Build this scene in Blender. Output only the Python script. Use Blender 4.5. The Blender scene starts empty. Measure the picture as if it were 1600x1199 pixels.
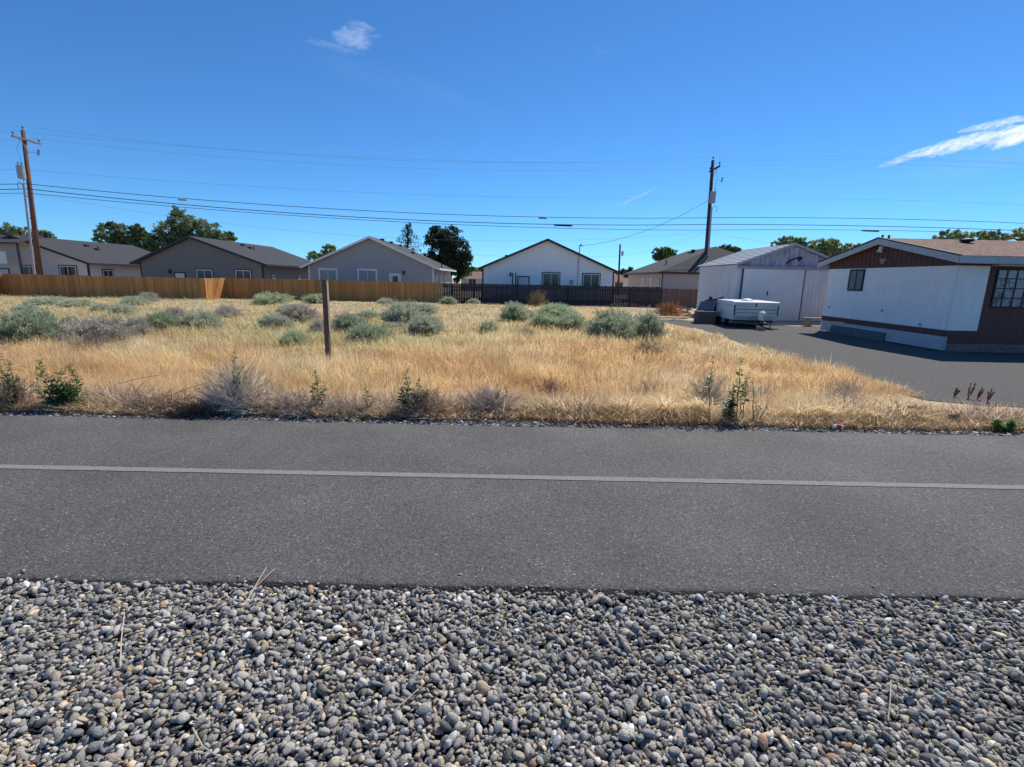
import bpy, math, random
import numpy as np
from mathutils import Vector, Matrix, noise as mnoise

SC = bpy.context.scene
COL = SC.collection
R = math.radians
rng = np.random.default_rng(7)
random.seed(7)

# ------------------------------------------------------------------ camera
F, PW, PH = 780.0, 1600.0, 1199.0
PITCH, ROLL, YAW = R(11.87), 0.0205, 0.0
EYE = Vector((0, 0, 1.6))
fwd = Vector((math.sin(YAW) * math.cos(PITCH), math.cos(YAW) * math.cos(PITCH), -math.sin(PITCH)))
rt0 = fwd.cross(Vector((0, 0, 1))).normalized()
up0 = rt0.cross(fwd)
rt = (rt0 * math.cos(ROLL) + up0 * math.sin(ROLL)).normalized()
up = rt.cross(fwd).normalized()
cam_d = bpy.data.cameras.new('camera')
cam_d.sensor_width = 36; cam_d.lens = 36 * F / PW
cam_d.clip_start = 0.05; cam_d.clip_end = 6000
cam = bpy.data.objects.new('camera', cam_d); COL.objects.link(cam)
cam.matrix_world = Matrix(((rt.x, up.x, -fwd.x, EYE.x), (rt.y, up.y, -fwd.y, EYE.y), (rt.z, up.z, -fwd.z, EYE.z), (0, 0, 0, 1)))
SC.camera = cam

def ray(px, py):
    return (fwd * F + rt * (px - PW / 2) - up * (py - PH / 2)).normalized()
def at(px, py, Y):
    d = ray(px, py); return EYE + d * (Y / d.y)
def gp(px, py, z):
    d = ray(px, py); return EYE + d * ((z - EYE.z) / d.z)

# ------------------------------------------------------------------ light
SUNDIR = Vector((0.55, 0.68, 1.08)).normalized()
SUN_EL = math.asin(SUNDIR.z); SUN_AZ = math.atan2(SUNDIR.x, SUNDIR.y)
sl = bpy.data.lights.new('sun', 'SUN'); sl.energy = 4.4; sl.angle = R(0.53); sl.color = (1.0, 0.925, 0.80)
so = bpy.data.objects.new('sun', sl); COL.objects.link(so)
so.rotation_euler = SUNDIR.to_track_quat('Z', 'Y').to_euler()

W = bpy.data.worlds.new('World'); SC.world = W; W.use_nodes = True
nt = W.node_tree; nt.nodes.clear()
def wn(t, **k):
    n = nt.nodes.new(t)
    for a, b in k.items(): setattr(n, a, b)
    return n
wout = wn('ShaderNodeOutputWorld'); wbg = wn('ShaderNodeBackground'); wbg.inputs[1].default_value = 0.112
sky = wn('ShaderNodeTexSky', sky_type='NISHITA', sun_disc=False, sun_elevation=SUN_EL, sun_rotation=SUN_AZ,
         altitude=1800, air_density=1.0, dust_density=0.0, ozone_density=2.2)
hsv = wn('ShaderNodeHueSaturation'); hsv.inputs['Saturation'].default_value = 1.0; hsv.inputs['Value'].default_value = 1.0
nt.links.new(sky.outputs[0], hsv.inputs['Color'])
tc = wn('ShaderNodeTexCoord')
tint = wn('ShaderNodeVectorMath', operation='MULTIPLY'); tint.inputs[1].default_value = (0.36, 0.725, 1.05)
nt.links.new(hsv.outputs[0], tint.inputs[0])
cur = tint.outputs[0]
def wmath(op, a, b=None, clamp=False):
    n = wn('ShaderNodeMath', operation=op, use_clamp=clamp)
    for i, v in enumerate((a, b)):
        if v is None: continue
        if isinstance(v, (int, float)): n.inputs[i].default_value = v
        else: nt.links.new(v, n.inputs[i])
    return n.outputs[0]
def wdot(vec):
    n = wn('ShaderNodeVectorMath', operation='DOT_PRODUCT'); n.inputs[1].default_value = vec
    nt.links.new(tc.outputs['Generated'], n.inputs[0]); return n.outputs['Value']
# small clouds, each fixed in a direction of the sky: (direction, half width, half height, tilt, noise scale, density)
def cloud(px, py, hw, hh, tilt, scale, dens, seed, thr=0.42, sharp=2.6):
    global cur
    d = ray(px, py); U = d.cross(Vector((0, 0, 1))).normalized(); V = U.cross(d).normalized()
    U2 = U * math.cos(tilt) + V * math.sin(tilt); V2 = V * math.cos(tilt) - U * math.sin(tilt)
    u = wmath('DIVIDE', wdot(U2), hw / F); v = wmath('DIVIDE', wdot(V2), hh / F)
    comb = wn('ShaderNodeCombineXYZ')
    nt.links.new(wmath('MULTIPLY', u, hw / hh * 0.38), comb.inputs[0]); nt.links.new(v, comb.inputs[1]); comb.inputs[2].default_value = seed
    nz = wn('ShaderNodeTexNoise'); nz.inputs['Scale'].default_value = scale; nz.inputs['Detail'].default_value = 9; nz.inputs['Roughness'].default_value = 0.62
    nz.inputs['Distortion'].default_value = 0.5
    nt.links.new(comb.outputs[0], nz.inputs['Vector'])
    r2 = wmath('ADD', wmath('MULTIPLY', u, u), wmath('MULTIPLY', v, v))
    m = wmath('SUBTRACT', 1.0, r2, True)
    m = wmath('MULTIPLY', m, wmath('GREATER_THAN', wdot(d), 0.5))
    k = wmath('SUBTRACT', wmath('ADD', nz.outputs[0], wmath('MULTIPLY', wmath('POWER', m, 0.6), 0.42)), 0.42 + thr)
    k = wmath('MULTIPLY', k, sharp, True); k = wmath('MULTIPLY', wmath('MULTIPLY', k, dens), wmath('MULTIPLY', m, 4.0, True), True)
    mx = wn('ShaderNodeMixRGB'); nt.links.new(k, mx.inputs[0]); nt.links.new(cur, mx.inputs[1]); mx.inputs[2].default_value = (8.2, 8.6, 9.2, 1)
    cur = mx.outputs[0]
cloud(558, 57, 34, 17, 0.10, 1.5, 0.50, 3.0, 0.27, 1.5)
cloud(520, 73, 44, 5, -0.10, 1.4, 0.18, 8.0, 0.24, 1.3)
cloud(1545, 216, 60, 7.5, 0.22, 2.0, 0.9, 5.4, 0.27, 2.0)
cloud(1606, 206, 36, 10, 0.34, 1.7, 1.0, 9.4, 0.20, 2.6)
cloud(1560, 193, 36, 4.5, 0.10, 1.6, 0.75, 15.4, 0.20, 1.8)
cloud(1448, 236, 50, 5.5, 0.27, 1.8, 0.7, 21.0, 0.20, 1.8)
cloud(1503, 222, 50, 6.5, 0.22, 1.8, 0.8, 25.0, 0.24, 2.0)
cloud(940, 79, 20, 5, -0.3, 1.6, 0.05, 31.0, 0.25, 1.2)
cloud(1545, 246, 90, 26, 0.1, 1.0, 0.10, 44.0, 0.25, 1.0)
cloud(620, 128, 170, 18, -0.18, 1.2, 0.045, 51.0, 0.25, 1.0)
cloud(996, 308, 36, 2.6, 0.42, 1.0, 0.10, 41.0, 0.15)
nt.links.new(cur, wbg.inputs[0]); nt.links.new(wbg.outputs[0], wout.inputs[0])

SC.view_settings.view_transform = 'Standard'; SC.view_settings.look = 'None'
SC.view_settings.exposure = 0.28; SC.view_settings.gamma = 1.0
SC.cycles.max_bounces = 6; SC.cycles.diffuse_bounces = 3; SC.cycles.transmission_bounces = 4; SC.cycles.transparent_max_bounces = 8

# ------------------------------------------------------------------ materials
def mat(name, c, rough=0.8, var=0.0, vscale=3.0, c2=None, bump=0.0, bscale=30.0, metallic=0.0, spec=0.3, trans=0.0,
        attr=False, stretch=None, wave=None, thresh=None, objvar=0.0, detail=6):
    m = bpy.data.materials.new(name); m.use_nodes = True
    t = m.node_tree; b = t.nodes['Principled BSDF']; L = t.links.new
    b.inputs['Roughness'].default_value = rough; b.inputs['Metallic'].default_value = metallic
    b.inputs['Specular IOR Level'].default_value = spec
    tcn = t.nodes.new('ShaderNodeTexCoord'); vec = tcn.outputs['Object']
    if stretch:
        mp = t.nodes.new('ShaderNodeMapping'); mp.inputs['Scale'].default_value = stretch; L(vec, mp.inputs['Vector']); vec = mp.outputs[0]
    if attr:
        a = t.nodes.new('ShaderNodeVertexColor'); a.layer_name = 'col'; col = a.outputs['Color']
    else:
        rgb = t.nodes.new('ShaderNodeRGB'); rgb.outputs[0].default_value = (*c, 1); col = rgb.outputs[0]
    if var or c2:
        nz = t.nodes.new('ShaderNodeTexNoise'); nz.inputs['Scale'].default_value = vscale; nz.inputs['Detail'].default_value = detail
        nz.inputs['Roughness'].default_value = 0.65
        L(vec, nz.inputs['Vector'])
        if c2:
            cr = t.nodes.new('ShaderNodeValToRGB'); lo, hi = thresh or (0.42, 0.6)
            cr.color_ramp.elements[0].position = lo; cr.color_ramp.elements[1].position = hi
            cr.color_ramp.elements[0].color = (0, 0, 0, 1); cr.color_ramp.elements[1].color = (1, 1, 1, 1)
            L(nz.outputs[0], cr.inputs[0])
            mx = t.nodes.new('ShaderNodeMixRGB'); L(cr.outputs[0], mx.inputs[0]); L(col, mx.inputs[1]); mx.inputs[2].default_value = (*c2, 1); col = mx.outputs[0]
        if var:
            mr = t.nodes.new('ShaderNodeMapRange'); mr.inputs[1].default_value = 0.25; mr.inputs[2].default_value = 0.75
            mr.inputs[3].default_value = 1 - var; mr.inputs[4].default_value = 1 + var
            L(nz.outputs[0], mr.inputs[0])
            vm = t.nodes.new('ShaderNodeVectorMath'); vm.operation = 'SCALE'; L(col, vm.inputs[0]); L(mr.outputs[0], vm.inputs['Scale']); col = vm.outputs[0]
    if objvar:
        oi = t.nodes.new('ShaderNodeObjectInfo'); mr = t.nodes.new('ShaderNodeMapRange'); mr.inputs[3].default_value = 1 - objvar; mr.inputs[4].default_value = 1 + objvar
        L(oi.outputs['Random'], mr.inputs[0]); vm = t.nodes.new('ShaderNodeVectorMath'); vm.operation = 'SCALE'
        L(col, vm.inputs[0]); L(mr.outputs[0], vm.inputs['Scale']); col = vm.outputs[0]
    L(col, b.inputs['Base Color'])
    h = None
    if bump:
        n2 = t.nodes.new('ShaderNodeTexNoise'); n2.inputs['Scale'].default_value = bscale; n2.inputs['Detail'].default_value = 4; L(vec, n2.inputs['Vector']); h = n2.outputs[0]
    if wave:
        ax, sc_, st = wave
        w = t.nodes.new('ShaderNodeTexWave'); w.bands_direction = ax; w.wave_profile = 'SAW'; w.inputs['Scale'].default_value = sc_; w.inputs['Distortion'].default_value = 0
        L(tcn.outputs['Object'], w.inputs['Vector'])
        bp = t.nodes.new('ShaderNodeBump'); bp.inputs['Strength'].default_value = st; bp.inputs['Distance'].default_value = 0.02
        L(w.outputs['Fac'], bp.inputs['Height']); L(bp.outputs[0], b.inputs['Normal'])
    elif h is not None:
        bp = t.nodes.new('ShaderNodeBump'); bp.inputs['Strength'].default_value = bump; bp.inputs['Distance'].default_value = 0.02
        L(h, bp.inputs['Height']); L(bp.outputs[0], b.inputs['Normal'])
    if trans:
        out = t.nodes['Material Output']; tl = t.nodes.new('ShaderNodeBsdfTranslucent'); L(col, tl.inputs[0])
        ms = t.nodes.new('ShaderNodeMixShader'); ms.inputs[0].default_value = trans
        L(b.outputs[0], ms.inputs[1]); L(tl.outputs[0], ms.inputs[2]); L(ms.outputs[0], out.inputs['Surface'])
    return m

M = {}
M['soil'] = mat('dry_soil', (0.50, 0.38, 0.25), 0.95, var=0.3, vscale=1.3, c2=(0.38, 0.30, 0.21), bump=0.6, bscale=14)
M['soil_far'] = mat('far_soil', (0.24, 0.20, 0.12), 0.95, var=0.3, vscale=0.2)
M['drive'] = mat('crushed_gravel', (0.070, 0.069, 0.070), 0.92, var=0.30, vscale=17, detail=8, c2=(0.11, 0.107, 0.102), thresh=(0.42, 0.72), bump=0.35, bscale=45)
M['bedsoil'] = mat('gravel_bed', (0.045, 0.045, 0.048), 0.95, var=0.5, vscale=60, bump=0.6, bscale=70)
M['drygrass'] = mat('dry_grass', (0.5, 0.35, 0.15), 0.75, attr=True, trans=0.62, spec=0.1)
M['sage'] = mat('sage_leaf', (0.2, 0.25, 0.2), 0.8, attr=True, trans=0.45, spec=0.1, objvar=0.12)
M['leaf'] = mat('tree_leaf', (0.05, 0.09, 0.03), 0.6, attr=True, trans=0.45, spec=0.25)
M['weedleaf'] = mat('weed_leaf', (0.05, 0.1, 0.03), 0.45, attr=True, trans=0.28, spec=0.4)
M['twig'] = mat('dead_twig', (0.30, 0.26, 0.22), 0.9, attr=True, spec=0.1)
M['bark'] = mat('bark', (0.12, 0.09, 0.07), 0.95, var=0.4, vscale=8)
M['polewood'] = mat('pole_wood', (0.16, 0.085, 0.06), 0.9, var=0.35, vscale=4, stretch=(3, 3, 0.4))
M['poledark'] = mat('pole_dark_wood', (0.075, 0.05, 0.042), 0.9, var=0.35, vscale=4, stretch=(3, 3, 0.4))
M['armwood'] = mat('crossarm_wood', (0.23, 0.14, 0.11), 0.9, var=0.3, vscale=5)
M['galv'] = mat('galvanised_metal', (0.38, 0.39, 0.41), 0.55, var=0.15, vscale=5, metallic=0.3)
M['riser'] = mat('riser_plastic', (0.42, 0.38, 0.40), 0.6, var=0.12, vscale=3)
M['ceramic'] = mat('ceramic', (0.16, 0.12, 0.11), 0.3)
M['wire'] = mat('wire_rubber', (0.035, 0.035, 0.04), 0.7)
M['wiremetal'] = mat('wire_metal', (0.20, 0.22, 0.25), 0.6)
M['cedar'] = mat('cedar_stain', (0.31, 0.118, 0.03), 0.75, attr=True, var=0.18, vscale=7, stretch=(1, 1, 0.15))
M['blackfence'] = mat('black_stain', (0.03, 0.03, 0.035), 0.6, attr=True, var=0.2, vscale=6)
M['oldfence'] = mat('weathered_board', (0.17, 0.12, 0.10), 0.9, attr=True, var=0.25, vscale=5)
M['postwood'] = mat('post_wood', (0.13, 0.10, 0.075), 0.9, var=0.5, vscale=9, stretch=(4, 4, 0.35), bump=0.6, bscale=26)
M['wallA'] = mat('greige_siding', (0.62, 0.585, 0.56), 0.8, var=0.04, wave=('Z', 1.05, 0.5))
M['wallB'] = mat('charcoal_siding', (0.205, 0.198, 0.19), 0.8, var=0.04, wave=('Z', 1.05, 0.5))
M['wallC'] = mat('slate_siding', (0.36, 0.37, 0.375), 0.8, var=0.04, wave=('Z', 1.05, 0.5))
M['wallD'] = mat('white_siding', (0.88, 0.88, 0.87), 0.8, var=0.04, wave=('Z', 1.05, 0.5))
M['wallE'] = mat('tan_siding', (0.50, 0.43, 0.38), 0.8, var=0.04, wave=('Z', 1.05, 0.5))
M['shingle'] = mat('charcoal_shingle', (0.050, 0.053, 0.062), 0.92, var=0.3, vscale=9, bump=0.5, bscale=12)
M['shingle2'] = mat('grey_shingle', (0.066, 0.065, 0.067), 0.92, var=0.3, vscale=9, bump=0.5, bscale=12)
M['trimdark'] = mat('dark_trim', (0.035, 0.033, 0.037), 0.5)
M['trimwhite'] = mat('white_trim', (0.74, 0.74, 0.73), 0.5)
M['vinyl'] = mat('white_vinyl', (0.78, 0.78, 0.77), 0.4)
M['glass'] = mat('window_glass', (0.03, 0.035, 0.045), 0.08, spec=0.6)
M['glassblind'] = mat('window_glass_with_blind', (0.20, 0.23, 0.25), 0.15, spec=0.6)
M['doorwhite'] = mat('white_door_paint', (0.66, 0.65, 0.64), 0.5)
M['concrete'] = mat('concrete_base', (0.45, 0.42, 0.40), 0.9, var=0.1)

def shed_mat():
    m = mat('peeling_white_metal', (0.78, 0.78, 0.765), 0.6, var=0.14, vscale=1.2, c2=(0.58, 0.56, 0.58), thresh=(0.5, 0.72), stretch=(1.4, 1.4, 0.35), metallic=0.0)
    return m
M['shed'] = shed_mat()
M['shedgable'] = mat('peeling_gable_metal', (0.64, 0.64, 0.68), 0.6, var=0.2, vscale=2.0, c2=(0.30, 0.28, 0.34), thresh=(0.42, 0.58), stretch=(3.5, 1, 0.4))
M['sheddoor'] = mat('white_sliding_door', (0.83, 0.81, 0.78), 0.55, var=0.07, vscale=1.5, stretch=(1, 1, 0.6))
M['shedroof'] = mat('pale_metal_roof', (0.42, 0.44, 0.46), 0.5, var=0.1, vscale=1.4, metallic=0.2)
M['mhwhite'] = mat('white_stucco_panel', (0.88, 0.86, 0.825), 0.85, var=0.09, vscale=2.5, stretch=(3, 3, 0.3), detail=10, bump=0.4, bscale=40)
M['mhbrown'] = mat('brown_board', (0.13, 0.067, 0.057), 0.8, var=0.22, vscale=5, stretch=(1, 3, 0.25))
M['mhroof'] = mat('tan_shingle', (0.30, 0.215, 0.17), 0.96, spec=0.1, var=0.35, vscale=4.5, c2=(0.14, 0.10, 0.085), thresh=(0.47, 0.56), stretch=(1, 2.6, 2.6), bump=0.6, bscale=10)
M['mhtrim'] = mat('grey_white_fascia', (0.46, 0.47, 0.49), 0.7, var=0.1, vscale=3)
M['skirt'] = mat('white_corrugated_skirt', (0.62, 0.63, 0.66), 0.5, var=0.06)
M['block'] = mat('brown_block', (0.24, 0.185, 0.16), 0.95, var=0.3, vscale=3)
M['camper'] = mat('camper_shell', (0.66, 0.665, 0.62), 0.5, var=0.08, vscale=3)
M['camperside'] = mat('camper_side', (0.76, 0.74, 0.73), 0.5, var=0.1, vscale=3)
M['rubber'] = mat('tyre_rubber', (0.02, 0.02, 0.02), 0.85)
M['black'] = mat('black_metal', (0.03, 0.03, 0.032), 0.6)
M['darkseam'] = mat('dark_seam', (0.07, 0.075, 0.09), 0.8)
M['rust'] = mat('rusty_metal', (0.17, 0.115, 0.10), 0.85, var=0.4, vscale=4)
M['bluegrey'] = mat('faded_blue_panel', (0.15, 0.17, 0.22), 0.7, var=0.2, vscale=3)
M['paper'] = mat('white_paper', (0.75, 0.75, 0.74), 0.8)
M['redpaint'] = mat('red_print', (0.42, 0.05, 0.06), 0.5)
M['oldplank'] = mat('old_plank', (0.34, 0.28, 0.23), 0.9, var=0.2, vscale=5)

def asphalt():
    m = bpy.data.materials.new('asphalt'); m.use_nodes = True
    t = m.node_tree; b = t.nodes['Principled BSDF']; L = t.links.new
    b.inputs['Roughness'].default_value = 0.88; b.inputs['Specular IOR Level'].default_value = 0.35
    tcn = t.nodes.new('ShaderNodeTexCoord'); o = tcn.outputs['Object']
    v = t.nodes.new('ShaderNodeTexVoronoi'); v.inputs['Scale'].default_value = 140; L(o, v.inputs['Vector'])
    bw = t.nodes.new('ShaderNodeSeparateColor'); L(v.outputs['Color'], bw.inputs[0])
    cr = t.nodes.new('ShaderNodeValToRGB'); e = cr.color_ramp.elements
    e[0].position = 0.0; e[0].color = (0.050, 0.048, 0.050, 1); e[1].position = 1.0; e[1].color = (0.42, 0.41, 0.40, 1)
    for p, c in ((0.45, 0.112), (0.88, 0.150), (0.982, 0.18)):
        x = e.new(p); x.color = (c, c * 0.978, c * 0.955, 1)
    L(bw.outputs[0], cr.inputs[0])
    n1 = t.nodes.new('ShaderNodeTexNoise'); n1.inputs['Scale'].default_value = 1.1; n1.inputs['Detail'].default_value = 5; L(o, n1.inputs['Vector'])
    n3 = t.nodes.new('ShaderNodeTexNoise'); n3.inputs['Scale'].default_value = 38; n3.inputs['Detail'].default_value = 3; L(o, n3.inputs['Vector'])
    ad = t.nodes.new('ShaderNodeMath'); ad.operation = 'ADD'; L(n1.outputs[0], ad.inputs[0]); L(n3.outputs[0], ad.inputs[1])
    mr = t.nodes.new('ShaderNodeMapRange'); mr.inputs[1].default_value = 0.6; mr.inputs[2].default_value = 1.4; mr.inputs[3].default_value = 0.57; mr.inputs[4].default_value = 1.12
    L(ad.outputs[0], mr.inputs[0])
    vm = t.nodes.new('ShaderNodeVectorMath'); vm.operation = 'SCALE'; L(cr.outputs[0], vm.inputs[0]); L(mr.outputs[0], vm.inputs['Scale'])
    L(vm.outputs[0], b.inputs['Base Color'])
    n2 = t.nodes.new('ShaderNodeTexNoise'); n2.inputs['Scale'].default_value = 130; n2.inputs['Detail'].default_value = 3; L(o, n2.inputs['Vector'])
    bp = t.nodes.new('ShaderNodeBump'); bp.inputs['Strength'].default_value = 0.8; bp.inputs['Distance'].default_value = 0.006
    L(n2.outputs[0], bp.inputs['Height']); L(bp.outputs[0], b.inputs['Normal'])
    return m
M['asphalt'] = asphalt()
M['asphaltedge'] = mat('asphalt_edge', (0.045, 0.044, 0.047), 0.9, var=0.5, vscale=50, bump=0.8, bscale=90)
M['paint'] = mat('worn_white_paint', (0.265, 0.26, 0.24), 0.85, var=0.4, vscale=42, c2=(0.14, 0.138, 0.135), thresh=(0.46, 0.62), bump=0.5, bscale=120)

def pebble_mat():
    m = mat('river_rock', (0.2, 0.2, 0.2), 0.68, attr=True, var=0.28, vscale=55, bump=0.35, bscale=160, spec=0.35)
    return m
M['pebble'] = pebble_mat()

# ------------------------------------------------------------------ mesh helpers
def link(name, me, parent=None):
    o = bpy.data.objects.new(name, me); COL.objects.link(o)
    if parent is not None:
        o.parent = parent
    return o
def org(parent):
    v = Vector((0, 0, 0))
    while parent is not None:
        v += parent.location; parent = parent.parent
    return v
def tag(o, label=None, cat=None, group=None, kind=None):
    if label: o['label'] = label
    if cat: o['category'] = cat
    if group: o['group'] = group
    if kind: o['kind'] = kind
    return o
def thing(name, label, cat, loc, group=None):
    o = bpy.data.objects.new(name, None); COL.objects.link(o); o.location = loc; o.empty_display_size = 0.3
    return tag(o, label, cat, group)

class MB:
    """collects shapes given in world coordinates; build() links them as one mesh object"""
    def __init__(s): s.v = []; s.f = []; s.c = []; s.cc = None
    def add(s, vs, fs):
        k = len(s.v); s.v += [tuple(p) for p in vs]; s.f += [tuple(i + k for i in f) for f in fs]
        if s.cc is not None: s.c += [s.cc] * len(vs)
        return s
    def obox(s, o, U, V, Wd):
        o, U, V, Wd = Vector(o), Vector(U), Vector(V), Vector(Wd)
        if U.cross(V).dot(Wd) < 0: U, V = V, U
        p = [o, o + U, o + U + V, o + V, o + Wd, o + U + Wd, o + U + V + Wd, o + V + Wd]
        return s.add(p, [(3, 2, 1, 0), (4, 5, 6, 7), (0, 1, 5, 4), (1, 2, 6, 5), (2, 3, 7, 6), (3, 0, 4, 7)])
    def box(s, x0, x1, y0, y1, z0, z1):
        return s.obox((x0, y0, z0), (x1 - x0, 0, 0), (0, y1 - y0, 0), (0, 0, z1 - z0))
    def prism(s, pts, d):
        n = len(pts); d = Vector(d); pts = [Vector(p) for p in pts]
        nrm = Vector((0, 0, 0))
        for i in range(n): nrm += pts[i].cross(pts[(i + 1) % n])
        if nrm.dot(d) > 0: pts = pts[::-1]
        vs = pts + [p + d for p in pts]
        fs = [tuple(range(n)), tuple(range(2 * n - 1, n - 1, -1))]
        fs += [(i, n + i, n + (i + 1) % n, (i + 1) % n)[::-1] if False else ((i + 1) % n, i, n + i, n + (i + 1) % n) for i in range(n)]
        return s.add(vs, fs)
    def tube(s, path, radii, n=8, cap=True):
        path = [Vector(p) for p in path]
        if not hasattr(radii, '__len__'): radii = [radii] * len(path)
        vs = []; fs = []
        for i, p in enumerate(path):
            t = (path[min(i + 1, len(path) - 1)] - path[max(i - 1, 0)]).normalized()
            a = t.cross(Vector((0.31, 0.17, 0.93)) if abs(t.z) < 0.9 else Vector((1, 0, 0))).normalized(); b = t.cross(a)
            for k in range(n):
                w = 2 * math.pi * k / n; vs.append(p + (a * math.cos(w) + b * math.sin(w)) * radii[i])
        for i in range(len(path) - 1):
            for k in range(n):
                fs.append((i * n + k, i * n + (k + 1) % n, (i + 1) * n + (k + 1) % n, (i + 1) * n + k))
        if cap: fs += [tuple(range(n))[::-1], tuple(range((len(path) - 1) * n, len(path) * n))]
        return s.add(vs, fs)
    def lathe(s, c, prof, n=16):
        c = Vector(c); vs = []; fs = []
        for r, z in prof:
            for k in range(n):
                w = 2 * math.pi * k / n; vs.append(c + Vector((r * math.cos(w), r * math.sin(w), z)))
        for i in range(len(prof) - 1):
            for k in range(n): fs.append((i * n + k, i * n + (k + 1) % n, (i + 1) * n + (k + 1) % n, (i + 1) * n + k))
        fs += [tuple(range(n))[::-1], tuple(range((len(prof) - 1) * n, len(prof) * n))]
        return s.add(vs, fs)
    def build(s, name, m, parent=None, smooth=False, label=None, rot=None):
        o0 = org(parent)
        me = bpy.data.meshes.new(name); me.from_pydata([(x - o0.x, y - o0.y, z - o0.z) for x, y, z in s.v], [], s.f)
        me.materials.append(m); me.update()
        if s.c:
            a = me.color_attributes.new('col', 'FLOAT_COLOR', 'POINT'); a.data.foreach_set('color', np.array([(*c, 1) for c in s.c], dtype=np.float32).ravel())
        if smooth: me.polygons.foreach_set('use_smooth', [True] * len(me.polygons))
        o = link(name, me, parent)
        if label: o['label'] = label
        return o

def np_mesh(name, verts, tris, cols, m, smooth=False):
    me = bpy.data.meshes.new(name)
    verts = np.ascontiguousarray(verts, dtype=np.float32); tris = np.ascontiguousarray(tris, dtype=np.int32)
    me.vertices.add(len(verts)); me.vertices.foreach_set('co', verts.ravel())
    k = tris.shape[1]
    me.loops.add(tris.size); me.loops.foreach_set('vertex_index', tris.ravel())
    me.polygons.add(len(tris)); me.polygons.foreach_set('loop_start', np.arange(0, tris.size, k, dtype=np.int32))
    try: me.polygons.foreach_set('loop_total', np.full(len(tris), k, dtype=np.int32))
    except Exception: pass
    if smooth: me.polygons.foreach_set('use_smooth', np.ones(len(tris), dtype=bool))
    me.materials.append(m); me.update(calc_edges=True)
    if cols is not None:
        a = me.color_attributes.new('col', 'FLOAT_COLOR', 'POINT')
        c4 = np.ones((len(verts), 4), dtype=np.float32); c4[:, :3] = cols; a.data.foreach_set('color', c4.ravel())
    return me

# ------------------------------------------------------------------ terrain
ZF = -0.6                       # level of the field, yard and drive
Y0, Y1 = 2.385, 5.35             # edges of the path
def sst(a, b, x):
    t = np.clip((x - a) / (b - a), 0, 1); return t * t * (3 - 2 * t)
def fbm(x, y, s, seed=0.0):
    x = np.asarray(x, float) / s; y = np.asarray(y, float) / s
    r = 0; a = 1; f = 1
    for i in range(3):
        r = r + a * (np.sin(x * f * 1.7 + seed + i * 1.3 + 1.1 * np.sin(y * f * 1.3 + seed * 2 + i)) * np.cos(y * f * 1.9 - seed + i * 2.1 + 0.9 * np.sin(x * f * 1.1 + i)))
        a *= 0.5; f *= 2.03
    return r / 1.75
def H(x, y):
    x = np.asarray(x, float); y = np.asarray(y, float)
    right = sst(5.0, 7.5, x)
    z = -0.03 - 0.57 * sst(5.45, 8.9, y)
    z = z * 1.0
    z = z + fbm(x, y, 1.6, 2.0) * 0.05 * sst(5.5, 6.5, y) * (1 - right) + fbm(x, y, 6, 5.0) * 0.06 * sst(7, 10, y) * (1 - right) * (1 - sst(36, 40, y))
    return z

def terrain():
    xs = np.concatenate([-np.geomspace(1500, 32, 26), np.arange(-30, 30.01, 0.4), np.geomspace(32, 1500, 26)])
    ys = np.concatenate([np.arange(5.3, 12, 0.25), np.arange(12, 46, 0.7), np.geomspace(47, 3000, 34)])
    X, Yg = np.meshgrid(xs, ys); Z = H(X, Yg)
    v = np.stack([X, Yg, Z], -1).reshape(-1, 3); nx = len(xs); ny = len(ys)
    i = np.arange(nx * ny).reshape(ny, nx)
    q = np.stack([i[:-1, :-1], i[:-1, 1:], i[1:, 1:], i[1:, :-1]], -1).reshape(-1, 4)
    o = link('ground', np_mesh('ground', v, q, None, M['soil'], True)); tag(o, kind='structure')
    # ground on the near side of the path
    mb = MB(); mb.add([(-1500, -800, -0.16), (1500, -800, -0.16), (1500, 5.32, -0.16), (-1500, 5.32, -0.16)], [(0, 1, 2, 3)])
    tag(mb.build('gravel_bed_ground', M['bedsoil']), kind='structure')
terrain()

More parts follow.
